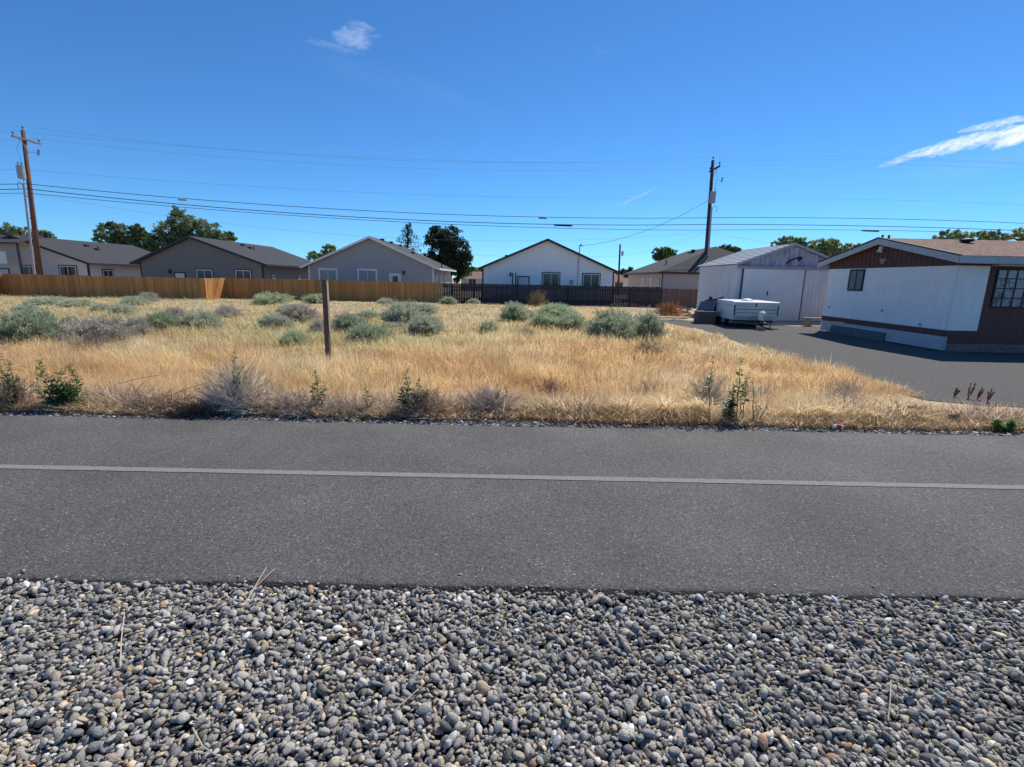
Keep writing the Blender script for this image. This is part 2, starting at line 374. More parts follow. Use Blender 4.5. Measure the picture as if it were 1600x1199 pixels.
def path():
    xs = np.concatenate([np.arange(-150, -14, 2.0), np.arange(-14, 14, 0.06), np.arange(14, 150, 2.0)])
    n = len(xs)
    en = fbm(xs, xs * 0, 0.35, 1.0) * 0.014 + fbm(xs, xs * 0, 1.9, 4.0) * 0.018 + rng.normal(0, 0.004, n)
    ef = fbm(xs, xs * 0, 0.3, 9.0) * 0.014 + fbm(xs, xs * 0, 2.1, 6.0) * 0.02 + rng.normal(0, 0.005, n)
    rows = [(Y0 - 0.075 + en * 1.3, -0.11), (Y0 - 0.045 + en, -0.035), (Y0 - 0.01 + en, -0.008), (Y0 + 0.03 + en, 0.0), (Y1 - 0.03 + ef, 0.0), (Y1 + 0.02 + ef, -0.02), (Y1 + 0.07 + ef, -0.11)]
    v = np.concatenate([np.stack([xs, np.broadcast_to(y, n), np.full(n, z)], -1) for y, z in rows])
    i = np.arange(n * len(rows)).reshape(len(rows), n)
    q = np.stack([i[:-1, :-1], i[:-1, 1:], i[1:, 1:], i[1:, :-1]], -1).reshape(-1, 4)
    me = np_mesh('path', v, q, None, M['asphalt'], False); me.materials.append(M['asphaltedge'])
    mi = np.zeros((len(rows) - 1, n - 1), dtype=np.int32); mi[0:2] = 1; mi[-1:] = 1
    me.polygons.foreach_set('material_index', mi.ravel())
    tag(link('path', me), kind='structure')
    yc = gp(800, 746, 0).y
    a = fbm(xs, xs * 0, 0.2, 2.0) * 0.003 + rng.normal(0, 0.0016, n); b = fbm(xs, xs * 0, 0.2, 7.0) * 0.003 + rng.normal(0, 0.0016, n)
    v = np.concatenate([np.stack([xs, yc - 0.042 + a, np.full(n, 0.004)], -1), np.stack([xs, yc + 0.042 + b, np.full(n, 0.004)], -1)])
    i = np.arange(2 * n).reshape(2, n); q = np.stack([i[:-1, :-1], i[:-1, 1:], i[1:, 1:], i[1:, :-1]], -1).reshape(-1, 4)
    tag(link('centre_line_marking', np_mesh('centre_line_marking', v, q, None, M['paint'])), kind='structure')
path()

# gravel drive: a sheet just above the flat part of the field
DRV = [(8.2, 9.6), (8.0, 11.5), (8.3, 13.0), (8.4, 15.0), (8.2, 17.0), (8.6, 19.0), (8.8, 21.5), (9.0, 24.0), (8.2, 27.0), (6.8, 29.3), (9.5, 29.6), (13.0, 28.8), (13.6, 27.4), (15.2, 26.6), (60, 26.6), (60, 8.95), (14, 8.95), (11.5, 9.05), (9.6, 9.2)]
def in_drive(x, y, grow=0.0):
    e = 8.3 + 0.25 * np.sin(y * 1.3) + 0.15 * np.sin(y * 3.1 + 1) + 0.3 * fbm(y, y * 0.3, 0.35, 5.0) - grow
    a = (x > e) & (y > 9.15 + 0.15 * np.sin(x * 2.1) - grow)
    return a & (y < 30)
def drive():
    pts = []
    n = len(DRV)
    for i in range(n):
        a, b = Vector(DRV[i]), Vector(DRV[(i + 1) % n]); k = max(1, int(min((b - a).length, 30) / 0.25))
        for j in range(k):
            p = a.lerp(b, j / k); w = 0.10 if p.x < 30 else 0
            pts.append((p.x + w * float(fbm(p.x, p.y, 0.5, 3)), p.y + w * float(fbm(p.x, p.y, 0.5, 8)), ZF + 0.012))
    mb = MB(); mb.add(pts, [tuple(range(len(pts)))])
    o = mb.build('driveway', M['drive']); tag(o, kind='structure')
    if o.data.polygons[0].normal.z < 0: o.data.flip_normals()
drive()

# ------------------------------------------------------------------ river rock (stacked on a height map)
def ico(sub):
    import bmesh
    bm = bmesh.new(); bmesh.ops.create_icosphere(bm, subdivisions=sub, radius=1)
    v = np.array([p.co[:] for p in bm.verts]); f = np.array([[q.index for q in p.verts] for p in bm.faces]); bm.free(); return v, f
def rocks():
    bv, bf = ico(2); nv = len(bv)
    protos = []
    for k in range(16):
        r = np.ones(nv); ang = 0.10 + 0.10 * rng.random()
        for j in range(5):
            d = rng.normal(size=3); d /= np.linalg.norm(d); r += ang * np.sin(bv @ d * (1.2 + 1.6 * rng.random()) + rng.random() * 6) * 0.5
        v = bv * r[:, None]
        if k % 4 != 3:                                  # a flat broken side or two
            for _ in range(rng.integers(1, 4)):
                d = rng.normal(size=3); d /= np.linalg.norm(d); h = v @ d; c = 0.52 + 0.22 * rng.random()
                v -= np.outer(np.clip(h - c, 0, None) * 0.85, d)
        protos.append(v)
    x0, x1, y0, y1 = -5.0, 5.0, 0.95, Y0 - 0.05
    res = 0.004; nx = int((x1 - x0) / res); ny = int((y1 - y0) / res)
    gx = x0 + (np.arange(nx) + 0.5) * res; gy = y0 + (np.arange(ny) + 0.5) * res
    Hm = np.broadcast_to(-0.07 + 0.012 * fbm(gx[None, :], gy[:, None], 0.5, 3) + 0.0 * gy[:, None], (ny, nx)).copy()
    Hm += -0.03 * sst(0.0, 1.0, (Y0 - gy) / 1.6)[:, None]
    N = 300000
    V = []; C = []; Fc = []; keep = []
    target = -0.022
    pal = np.array([(0.205, 0.203, 0.200), (0.14, 0.143, 0.150), (0.29, 0.287, 0.28), (0.095, 0.096, 0.10), (0.235, 0.215, 0.18), (0.34, 0.29, 0.215), (0.17, 0.158, 0.145), (0.17, 0.185, 0.195), (0.55, 0.54, 0.52), (0.30, 0.20, 0.13)])
    pw = np.array([26, 22, 18, 10, 9, 4.5, 9, 7, 1.8, 0.9]); pw = pw / pw.sum()
    rec = []
    for i in range(N):
        s = float(np.clip(rng.lognormal(math.log(0.0091), 0.34), 0.005, 0.0205))
        a, b, c = s * rng.uniform(0.95, 1.55), s * rng.uniform(0.8, 1.05), s * rng.uniform(0.5, 0.85)
        best = None
        for _ in range(2):
            cx = rng.uniform(x0 + 0.05, x1 - 0.05); cy = rng.uniform(y0 + 0.05, y1 - 0.002)
            ix = int((cx - x0) / res); iy = int((cy - y0) / res); h = Hm[min(iy, ny - 1), min(ix, nx - 1)] + 0.03 * (-(cy - y0) * 0)
            lim = target - 0.030 * (Y0 - cy) / 1.6
            hh = h - lim
            if best is None or hh < best[0]: best = (hh, cx, cy, ix, iy)
        hh, cx, cy, ix, iy = best
        if hh > 0.0: continue
        yaw = rng.uniform(0, math.pi * 2); ix = min(ix, nx - 1); iy = min(iy, ny - 1)
        k = int(math.ceil(a / res)) + 1
        xa, xb, ya, yb = max(ix - k, 0), min(ix + k + 1, nx), max(iy - k, 0), min(iy + k + 1, ny)
        dx = gx[xa:xb][None, :] - cx; dy = gy[ya:yb][:, None] - cy
        u = (dx * math.cos(yaw) + dy * math.sin(yaw)) / a; w = (-dx * math.sin(yaw) + dy * math.cos(yaw)) / b
        q = 1 - u * u - w * w; msk = q > 0
        if not msk.any(): continue
        sub = Hm[ya:yb, xa:xb]; sq = np.sqrt(np.clip(q, 0, 1)) * c
        hv = (sub + sq)[msk]
        z = float(np.percentile(hv, 70))
        # tilt towards the local slope
        hs = sub[msk]; ax_ = np.broadcast_to(dx, sub.shape)[msk]; ay_ = np.broadcast_to(dy, sub.shape)[msk]
        if len(hs) > 6:
            sx = float((ax_ * (hs - hs.mean())).sum() / (ax_ ** 2).sum()); sy = float((ay_ * (hs - hs.mean())).sum() / (ay_ ** 2).sum())
        else: sx = sy = 0
        sx = max(-0.5, min(0.5, sx)); sy = max(-0.5, min(0.5, sy))
        rec.append((cx, cy, z, a, b, c, yaw, sx, sy, float(sub[msk].mean()), ix, iy))
        Hm[ya:yb, xa:xb] = np.where(msk, np.maximum(sub, z + sq), sub)
    n = 0
    for (cx, cy, z, a, b, c, yaw, sx, sy, _, ix, iy) in rec:
        if Hm[iy, ix] > z + c + 0.016: continue        # buried under later ones
        p = protos[rng.integers(len(protos))] * np.array([a, b, c])
        cs, sn = math.cos(yaw), math.sin(yaw)
        px = p[:, 0] * cs - p[:, 1] * sn; py = p[:, 0] * sn + p[:, 1] * cs
        pz = p[:, 2] + sx * px + sy * py
        V.append(np.stack([px + cx, py + cy, pz + z], -1)); Fc.append(bf + n * nv)
        col = pal[rng.choice(len(pal), p=pw)] * np.array((1.56, 1.48, 1.36)) * rng.uniform(0.74, 1.26) + rng.normal(0, 0.006, 3)
        C.append(np.broadcast_to(np.clip(col, 0.03, 0.8), (nv, 3))); n += 1
    for _ in range(420):
        cx = rng.uniform(-5, 5); cy = Y0 - 0.06 + abs(rng.normal(0, 0.045)); s = rng.uniform(0.003, 0.010); yaw = rng.uniform(0, 6.28)
        p = protos[rng.integers(len(protos))] * np.array([s * 1.3, s, s * 0.7]); cs, sn = math.cos(yaw), math.sin(yaw)
        V.append(np.stack([p[:, 0] * cs - p[:, 1] * sn + cx, p[:, 0] * sn + p[:, 1] * cs + cy, p[:, 2] + s * 0.5 + (0.0 if cy > Y0 + 0.02 else -0.012)], -1)); Fc.append(bf + n * nv)
        C.append(np.broadcast_to(pal[rng.integers(8)] * rng.uniform(0.9, 1.5), (nv, 3))); n += 1
    print('rocks', n, 'of', len(rec))
    tag(link('river_rock_gravel', np_mesh('river_rock_gravel', np.concatenate(V), np.concatenate(Fc), np.concatenate(C), M['pebble'], True)),
        'smooth grey and tan river rock covering the bank beside the path', 'gravel', kind='stuff')
    # crushed gravel fringe along the far edge of the path
    bv, bf = ico(1); nv = len(bv); N = 9000
    cx = np.clip(rng.normal(0, 1, N), -2.2, 2.2) * 6.5; cy = Y1 + 0.02 + np.abs(rng.normal(0, 0.13, N)); s = np.clip(rng.lognormal(math.log(0.011), 0.4, N), 0.005, 0.03)
    rr = 1 + 0.28 * rng.normal(size=(N, nv)); v = bv[None] * rr[..., None] * s[:, None, None] * np.array([1.2, 1, 0.8])
    v[..., 0] += cx[:, None]; v[..., 1] += cy[:, None]; v[..., 2] += (np.maximum(H(cx, cy), -0.05) + 0.006)[:, None]
    g = rng.choice([0.07, 0.12, 0.18, 0.3, 0.5], N, p=[.3, .3, .2, .12, .08]); C = np.repeat(g[:, None] * np.array([1, 1, 1.05]), nv, 0).reshape(-1, 3)
    Fa = (bf[None] + (np.arange(N) * nv)[:, None, None]).reshape(-1, 3)
    tag(link('crushed_gravel', np_mesh('crushed_gravel', v.reshape(-1, 3), Fa, C, M['pebble'])),
        'dark crushed stone fringe where the path meets the dry grass', 'gravel', kind='stuff')
rocks()

# ------------------------------------------------------------------ blades, tufts
def blades(P, h, w, az, lean, curl, col, tipcol, seg=3, flat=None):
    """ribbons rising from P; az = direction of lean, lean = horizontal reach / height, curl = how much it bends over"""
    n = len(P); t = np.linspace(0, 1, seg + 1)
    d = np.stack([np.cos(az), np.sin(az)], -1)
    reach = (lean[:, None] * t + curl[:, None] * t ** 2.2) * h[:, None]
    zz = h[:, None] * (t - 0.45 * curl[:, None] * t ** 2.4)
    fa = az + math.pi / 2 + rng.uniform(-0.9, 0.9, n) if flat is None else flat
    s = np.stack([np.cos(fa), np.sin(fa)], -1)
    wid = (w[:, None] * np.array([0.9, 1.0, 0.7, 0.45, 0.3])[:seg][None]) * 0.5
    V = np.zeros((n, 2 * seg + 1, 3))
    for k in range(seg):
        cx = P[:, 0] + d[:, 0] * reach[:, k]; cy = P[:, 1] + d[:, 1] * reach[:, k]; cz = P[:, 2] + zz[:, k]
        V[:, 2 * k] = np.stack([cx - s[:, 0] * wid[:, k], cy - s[:, 1] * wid[:, k], cz], -1)
        V[:, 2 * k + 1] = np.stack([cx + s[:, 0] * wid[:, k], cy + s[:, 1] * wid[:, k], cz], -1)
    V[:, 2 * seg] = np.stack([P[:, 0] + d[:, 0] * reach[:, seg], P[:, 1] + d[:, 1] * reach[:, seg], P[:, 2] + zz[:, seg]], -1)
    T = []
    for k in range(seg - 1): T += [(2 * k, 2 * k + 1, 2 * k + 3), (2 * k, 2 * k + 3, 2 * k + 2)]
    T.append((2 * seg - 2, 2 * seg - 1, 2 * seg))
    T = (np.array(T)[None] + (np.arange(n) * (2 * seg + 1))[:, None, None]).reshape(-1, 3)
    tt = np.repeat(t[:seg], 2).tolist() + [1.0]; tt = np.array(tt)[None, :, None]
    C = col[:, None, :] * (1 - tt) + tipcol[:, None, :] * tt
    return V.reshape(-1, 3), T, C.reshape(-1, 3)
def merge(parts):
    V = []; T = []; C = []; k = 0
    for v, t, c in parts: V.append(v); T.append(t + k); C.append(c); k += len(v)
    return np.concatenate(V), np.concatenate(T), np.concatenate(C)

def leafquads(P, D, ln, wd, col):
    """small pointed leaves at P along D"""
    n = len(P); D = D / np.linalg.norm(D, axis=1, keepdims=True)
    r = rng.normal(size=(n, 3)); S = np.cross(D, r); S /= np.linalg.norm(S, axis=1, keepdims=True) + 1e-9
    ln = ln[:, None]; wd = wd[:, None]
    V = np.stack([P, P + D * ln * 0.5 + S * wd * 0.5, P + D * ln, P + D * ln * 0.5 - S * wd * 0.5], 1).reshape(-1, 3)
    T = (np.array([(0, 1, 2), (0, 2, 3)])[None] + (np.arange(n) * 4)[:, None, None]).reshape(-1, 3)
    return V, T, np.repeat(col, 4, 0)
gold = np.array((0.88, 0.57, 0.30)); gold2 = np.array((0.97, 0.735, 0.45)); rust = np.array((0.66, 0.40, 0.24)); green = np.array((0.58, 0.57, 0.31)); greyg = np.array((0.60, 0.51, 0.39))
def field_colour(x, y):
    a = fbm(x, y * 0.6, 2.3, 11.0)[:, None]; b = fbm(x, y * 0.6, 4.1, 17.0)[:, None]; c = fbm(x, y * 0.6, 1.1, 23.0)[:, None]
    far = sst(12.0, 17, y)[:, None]; left = sst(2, -6, x)[:, None] if False else (1 - sst(-6, 3, x))[:, None]
    col = gold + (gold2 - gold) * np.clip(0.35 + 0.8 * a, 0, 1)
    col = col + (rust - col) * np.clip(c * 1.0 - 0.18, 0, 0.55)
    g = np.clip(0.06 + 0.28 * far + 0.45 * far * left + 0.5 * far * np.clip(b, -1, 1), 0, 0.78)
    col = col + (green - col) * g
    col = col + (greyg - col) * np.clip(b * 0.7 - 0.25, 0, 0.5)
    return col * rng.uniform(0.72, 1.22, (len(x), 1))
def grass():
    parts = []
    for (ya, yb, n, w, hh) in ((6.5, 9.0, 100000, 0.0045, 0.40), (9.0, 12.5, 100000, 0.0062, 0.44), (12.5, 18, 90000, 0.010, 0.40), (18, 27, 90000, 0.016, 0.36), (27, 41.5, 95000, 0.022, 0.34)):
        y = rng.uniform(ya, yb, n) if yb < 13 else ya + (yb - ya) * rng.random(n) ** 1.15
        half = y * 1.14 + 2.5
        x = rng.uniform(-1, 1, n) * half
        # clump the points a little
        cl = rng.integers(0, n // 14, n); ox = rng.uniform(-1, 1, n // 14); oy = rng.random(n // 14); clf = np.clip(rng.normal(1.0, 0.22, n // 14), 0.5, 1.5)
        sel = rng.random(n) < 0.55
        x = np.where(sel, ox[cl] * half + rng.normal(0, 0.05 + 0.003 * y, n), x); y = np.where(sel, ya + (yb - ya) * oy[cl] + rng.normal(0, 0.06, n), y)
        patch = fbm(x, y, 2.6, 31.0)
        k = ~in_drive(x, y, 0.05) & (rng.random(n) < np.clip(0.75 + 0.6 * patch, 0.15, 1))
        k &= ~((x > 6.3 + 0.4 * np.sin(y * 3)) & (y < 9.9) & (rng.random(n) < 0.86))
        k &= y < 43.6
        k &= ~((x > 13.2) & (y > 27) & (y < 46))
        x, y, patch = x[k], y[k], patch[k]; m = len(x)
        P = np.stack([x, y, H(x, y) - 0.01], -1)
        h = hh * np.clip(rng.lognormal(0, 0.25, m), 0.4, 1.7) * (0.80 + 0.38 * patch) * (0.75 + 0.35 * sst(6.4, 8.6, y))
        h *= 1 - 0.35 * sst(16, 30, y)
        h *= np.where(x > 7.2, np.clip(1 - (x - 7.2) * 0.35, 0.45, 1), 1)
        c = field_colour(x, y) * clf[cl[k]][:, None]
        fine = fbm(x, y, 0.45, 91.0); h *= 0.85 + 0.35 * fine; az0 = 6.28 * fbm(x, y, 1.3, 13.0) + rng.normal(0, 0.9, m); lod = np.clip(fbm(x, y, 1.0, 19.0), -0.3, 0.8)
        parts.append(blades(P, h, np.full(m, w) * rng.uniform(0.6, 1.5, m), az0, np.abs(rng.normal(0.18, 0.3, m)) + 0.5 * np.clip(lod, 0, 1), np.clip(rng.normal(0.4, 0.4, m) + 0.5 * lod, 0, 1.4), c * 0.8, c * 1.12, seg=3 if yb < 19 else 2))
    # nodding seed heads
    for (ya, yb, n, sz) in ((6.6, 9.5, 26000, 0.020), (9.5, 14, 34000, 0.026), (14, 24, 30000, 0.036), (24, 40, 26000, 0.055)):
        y = rng.uniform(ya, yb, n); x = rng.uniform(-1, 1, n) * (y * 1.14 + 2.5); patch = fbm(x, y, 2.6, 31.0)
        k = ~in_drive(x, y, 0.1) & (rng.random(n) < np.clip(0.7 + 0.7 * patch, 0.1, 1)) & ~((x > 6.3) & (y < 9.9)) & ~((x > 13.2) & (y > 27)); x, y, patch = x[k], y[k], patch[k]; n = len(x)
        z = H(x, y) + np.clip(rng.normal(0.34, 0.07, n), 0.12, 0.6) * (0.85 + 0.3 * patch) * (1 - 0.25 * sst(16, 30, y)) * np.where(x > 7.2, 0.6, 1) * (0.7 + 0.3 * sst(6.4, 8.6, y))
        D = np.stack([rng.normal(0.35, 0.6, n), rng.normal(0, 0.6, n), rng.normal(-0.35, 0.6, n)], -1)
        c = field_colour(x, y) * rng.uniform(0.85, 1.25, (n, 1)) * np.array((1.05, 0.98, 1.0))
        parts.append(leafquads(np.stack([x, y, z], -1), D, sz * rng.uniform(0.8, 1.8, n), sz * rng.uniform(0.2, 0.4, n), c))
    v, t, c = merge(parts)
    print('grass tris', len(t))
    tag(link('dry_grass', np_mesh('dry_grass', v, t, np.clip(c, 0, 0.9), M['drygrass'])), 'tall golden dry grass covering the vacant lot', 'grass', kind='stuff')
    # matted straw hanging over the bank at the path's edge
    parts = []
    # dense low litter
    n = 60000
    x = rng.uniform(-9, 9.5, n); y = 5.56 + np.abs(rng.normal(0, 0.6, n)) + 0.12 * fbm(x, x * 0, 0.8, 4.0)
    P = np.stack([x, y, H(x, y) + rng.uniform(0, 0.05, n)], -1)
    c = np.where(rng.random((n, 1)) < 0.4, np.array((0.58, 0.48, 0.39)), np.array((0.90, 0.66, 0.40))) * rng.uniform(0.4, 1.3, (n, 1))
    parts.append(blades(P, rng.uniform(0.03, 0.13, n), rng.uniform(0.004, 0.011, n), rng.uniform(0, 6.28, n), rng.uniform(0.3, 2.0, n), rng.uniform(0, 0.9, n), c * 0.8, c))
    for (px, w_, n, hgt) in ((870, 42, 3200, 0.34), (935, 45, 3800, 0.36), (1000, 45, 4200, 0.38), (1062, 50, 4600, 0.42), (1225, 45, 3000, 0.30), (1285, 45, 3600, 0.32), (1345, 45, 3200, 0.30), (1400, 40, 2200, 0.22), (1560, 40, 1800, 0.12), (1500, 40, 1500, 0.14),
                             (720, 26, 700, 0.22), (600, 26, 500, 0.22), (180, 40, 1200, 0.20), (120, 30, 900, 0.22)):
        n = int(n * 0.42); g = gp(px, 655, -0.06); hw = w_ / F * 6.0
        th = rng.normal(0, 1, n); tc_ = rng.integers(0, 14, n); tx = rng.normal(0, 1, 14); ty = rng.normal(0, 1, 14); x = g.x + (tx[tc_] + 0.25 * th) * hw * 0.5; y = np.maximum(6.18 + ty[tc_] * 0.2 + rng.normal(0, 0.07, n), 5.9); hgt = hgt * (1 + 0.2 * tx[tc_])
        P = np.stack([x, y, H(x, y)], -1)
        az = np.where(rng.random(n) < 0.72, -math.pi / 2 + ty[tc_] * 0.8 + rng.normal(0, 0.5, n), rng.uniform(0, 6.28, n))
        col = (gold2 * np.array((1, 1.02, 1.08)))[None] * rng.uniform(0.75, 1.25, (n, 1)) + rng.normal(0, 0.015, (n, 1))
        parts.append(blades(P, np.abs(hgt) * rng.uniform(0.4, 1.15, n), rng.uniform(0.007, 0.016, n), az, rng.uniform(0.1, 0.5, n), rng.uniform(0.5, 1.5, n), col * 0.75, col, seg=4))
    v, t, c = merge(parts)
    tag(link('straw_litter', np_mesh('straw_litter', v, t, np.clip(c, 0, 0.9), M['drygrass'])), 'matted pale straw and litter bending over the far edge of the path', 'grass', kind='stuff')
    # dead grey stems tangled along the bank
    n = 19000; parts = []
    x = rng.uniform(-9, 8.5, n); y = 5.75 + np.abs(rng.normal(0, 0.5, n)); k = (fbm(x, y * 0.5, 0.9, 71.0) + 0.45 * (x < 1.5) > 0.1) & (y < 7.4); x, y = x[k], y[k]; n = len(x)
    P = np.stack([x, y, H(x, y) + rng.uniform(0, 0.10, n)], -1); c = np.array((0.68, 0.55, 0.43)) * rng.uniform(0.3, 1.35, (n, 1)) + rng.uniform(0, 1, (n, 1)) * np.array((0.06, 0.01, -0.04))
    hh = 0.26 * rng.uniform(0.3, 1.2, n) * (0.8 + 0.5 * fbm(x, y, 0.5, 77.0))
    v, t, c = blades(P, hh, rng.uniform(0.005, 0.011, n), rng.uniform(0, 6.28, n), np.abs(rng.normal(0.2, 1.0, n)), rng.uniform(-0.2, 0.8, n), c * 0.8, c, seg=3)
    tag(link('dead_stems', np_mesh('dead_stems', v, t, np.clip(c, 0, 0.9), M['drygrass'])), 'grey brown dead stems tangled on the bank beyond the path', 'dead stems', kind='stuff')
    # weedy green grass between the shrubs
    n = 22000
    y = rng.uniform(9.5, 22, n); x = rng.uniform(-1, 0.6, n) * (y * 1.1)
    k = (fbm(x, y, 1.9, 51.0) > 0.35) & ~in_drive(x, y, 0.3); x, y = x[k], y[k]; n = len(x)
    P = np.stack([x, y, H(x, y)], -1); c = np.array((0.34, 0.38, 0.14)) * rng.uniform(0.7, 1.4, (n, 1))
    v, t, c = blades(P, rng.uniform(0.15, 0.34, n), rng.uniform(0.006, 0.014, n), rng.uniform(0, 6.28, n), rng.uniform(0, 0.4, n), rng.uniform(0, 0.6, n), c, c * 1.3)
    tag(link('green_grass', np_mesh('green_grass', v, t, c, M['drygrass'])), 'thin green grass coming up between the sagebrush', 'grass', kind='stuff')
grass()

# ------------------------------------------------------------------ sagebrush (unit meshes: about 1 m wide, 0.7 m tall)
def bush_mesh(kind, nstem=90, nleaf=42, seed=0):
    g = np.random.default_rng(seed)
    P = []; D = []; C = []; mb = MB()
    base = {'sage': (0.52, 0.55, 0.41), 'green': (0.44, 0.51, 0.33), 'dark': (0.40, 0.46, 0.32), 'grey': (0.48, 0.45, 0.38)}[kind]
    base = np.array(base); blob = [(g.normal(0, 0.20), g.normal(0, 0.20), g.uniform(0.75, 1.05)) for _ in range(6)]
    for i in range(nstem):
        a = g.uniform(0, 2 * math.pi); el = math.asin(g.uniform(0.05, 1.0) ** 0.8)
        bx, by, bl = blob[g.integers(6)]
        L_ = bl * (1 + 0.12 * math.sin(3 * a + seed)) * g.uniform(0.72, 1.06)
        tip = np.array([0.5 * math.cos(a) * math.cos(el) * L_ + bx * 0.4, 0.5 * math.sin(a) * math.cos(el) * L_ + by * 0.4, 0.06 + 0.66 * math.sin(el) * L_])
        mid = tip * np.array([0.55, 0.55, 0.42])
        c = 0.85 + 0.3 * g.random()
        if i % 3 == 0:
            mb.cc = (0.20, 0.17, 0.14); mb.tube([(0, 0, 0), tuple(mid), tuple(tip)], [0.010, 0.006, 0.002], 3, False)
        if kind == 'grey' and i % 2: mb.cc = (0.30, 0.27, 0.25); mb.tube([tuple(mid), tuple(tip * 1.04)], [0.004, 0.002], 3, False)
        for j in range(6):                                   # sprays off the stem end
            sp = tip + g.normal(0, 0.042, 3); m = nleaf // 6 if kind != 'grey' else nleaf // 9
            t = g.random(m)[:, None] ** 0.7
            q = mid + (sp - mid) * (0.45 + 0.6 * t) + g.normal(0, 0.016, (m, 3))
            q[:, 2] = np.maximum(q[:, 2], 0.015)
            P.append(q); dd = (sp - mid); dd = dd / np.linalg.norm(dd); D.append(dd * 0.8 + np.array((0, 0, 0.55)) + g.normal(0, 0.35, (m, 3)))
            C.append(base * c * g.uniform(0.8, 1.2, (m, 1)))
    P = np.concatenate(P); D = np.concatenate(D); C = np.concatenate(C); n = len(P)
    v, t, c = leafquads(P, D, g.uniform(0.035, 0.07, n), g.uniform(0.010, 0.019, n), C)
    fm = np_mesh('foliage', v, t, c, M['sage'])
    sm = bpy.data.meshes.new('stems'); sm.from_pydata(mb.v, [], mb.f); sm.materials.append(M['twig'])
    a = sm.color_attributes.new('col', 'FLOAT_COLOR', 'POINT'); a.data.foreach_set('color', np.array([(*q, 1) for q in mb.c], dtype=np.float32).ravel())
    return fm, sm
BM = {k: [bush_mesh(k, 300, 72, 10 * i + hash_) for i in range(n)] for k, n, hash_ in (('sage', 3, 1), ('green', 2, 2), ('dark', 2, 3), ('grey', 3, 4))}
def ground_hit(px, py):
    z = ZF
    for _ in range(12):
        p = gp(px, py, z); z = float(H(p.x, p.y))
    return p
BG = 'sagebrush and rabbitbrush scattered over the vacant lot'
def bush(px, py, w, h, kind, label, i=[0]):
    p = ground_hit(px, py)
    D = p.y / math.cos(PITCH) if False else (p - EYE).dot(fwd)
    wm, hm = w / F * D, h / F * D
    o = thing('sagebrush', label, 'shrub', (p.x, p.y + wm * 0.35, float(H(p.x, p.y + wm * 0.35)) - 0.02), BG)
    f, s = BM[kind][i[0] % len(BM[kind])]; i[0] += 1
    link('foliage', f, o); link('stems', s, o)
    o.scale = (wm * 1.08, wm * 1.0, (hm + 0.06) / 0.80); o.rotation_euler = (0, 0, i[0] * 2.4)
    return o
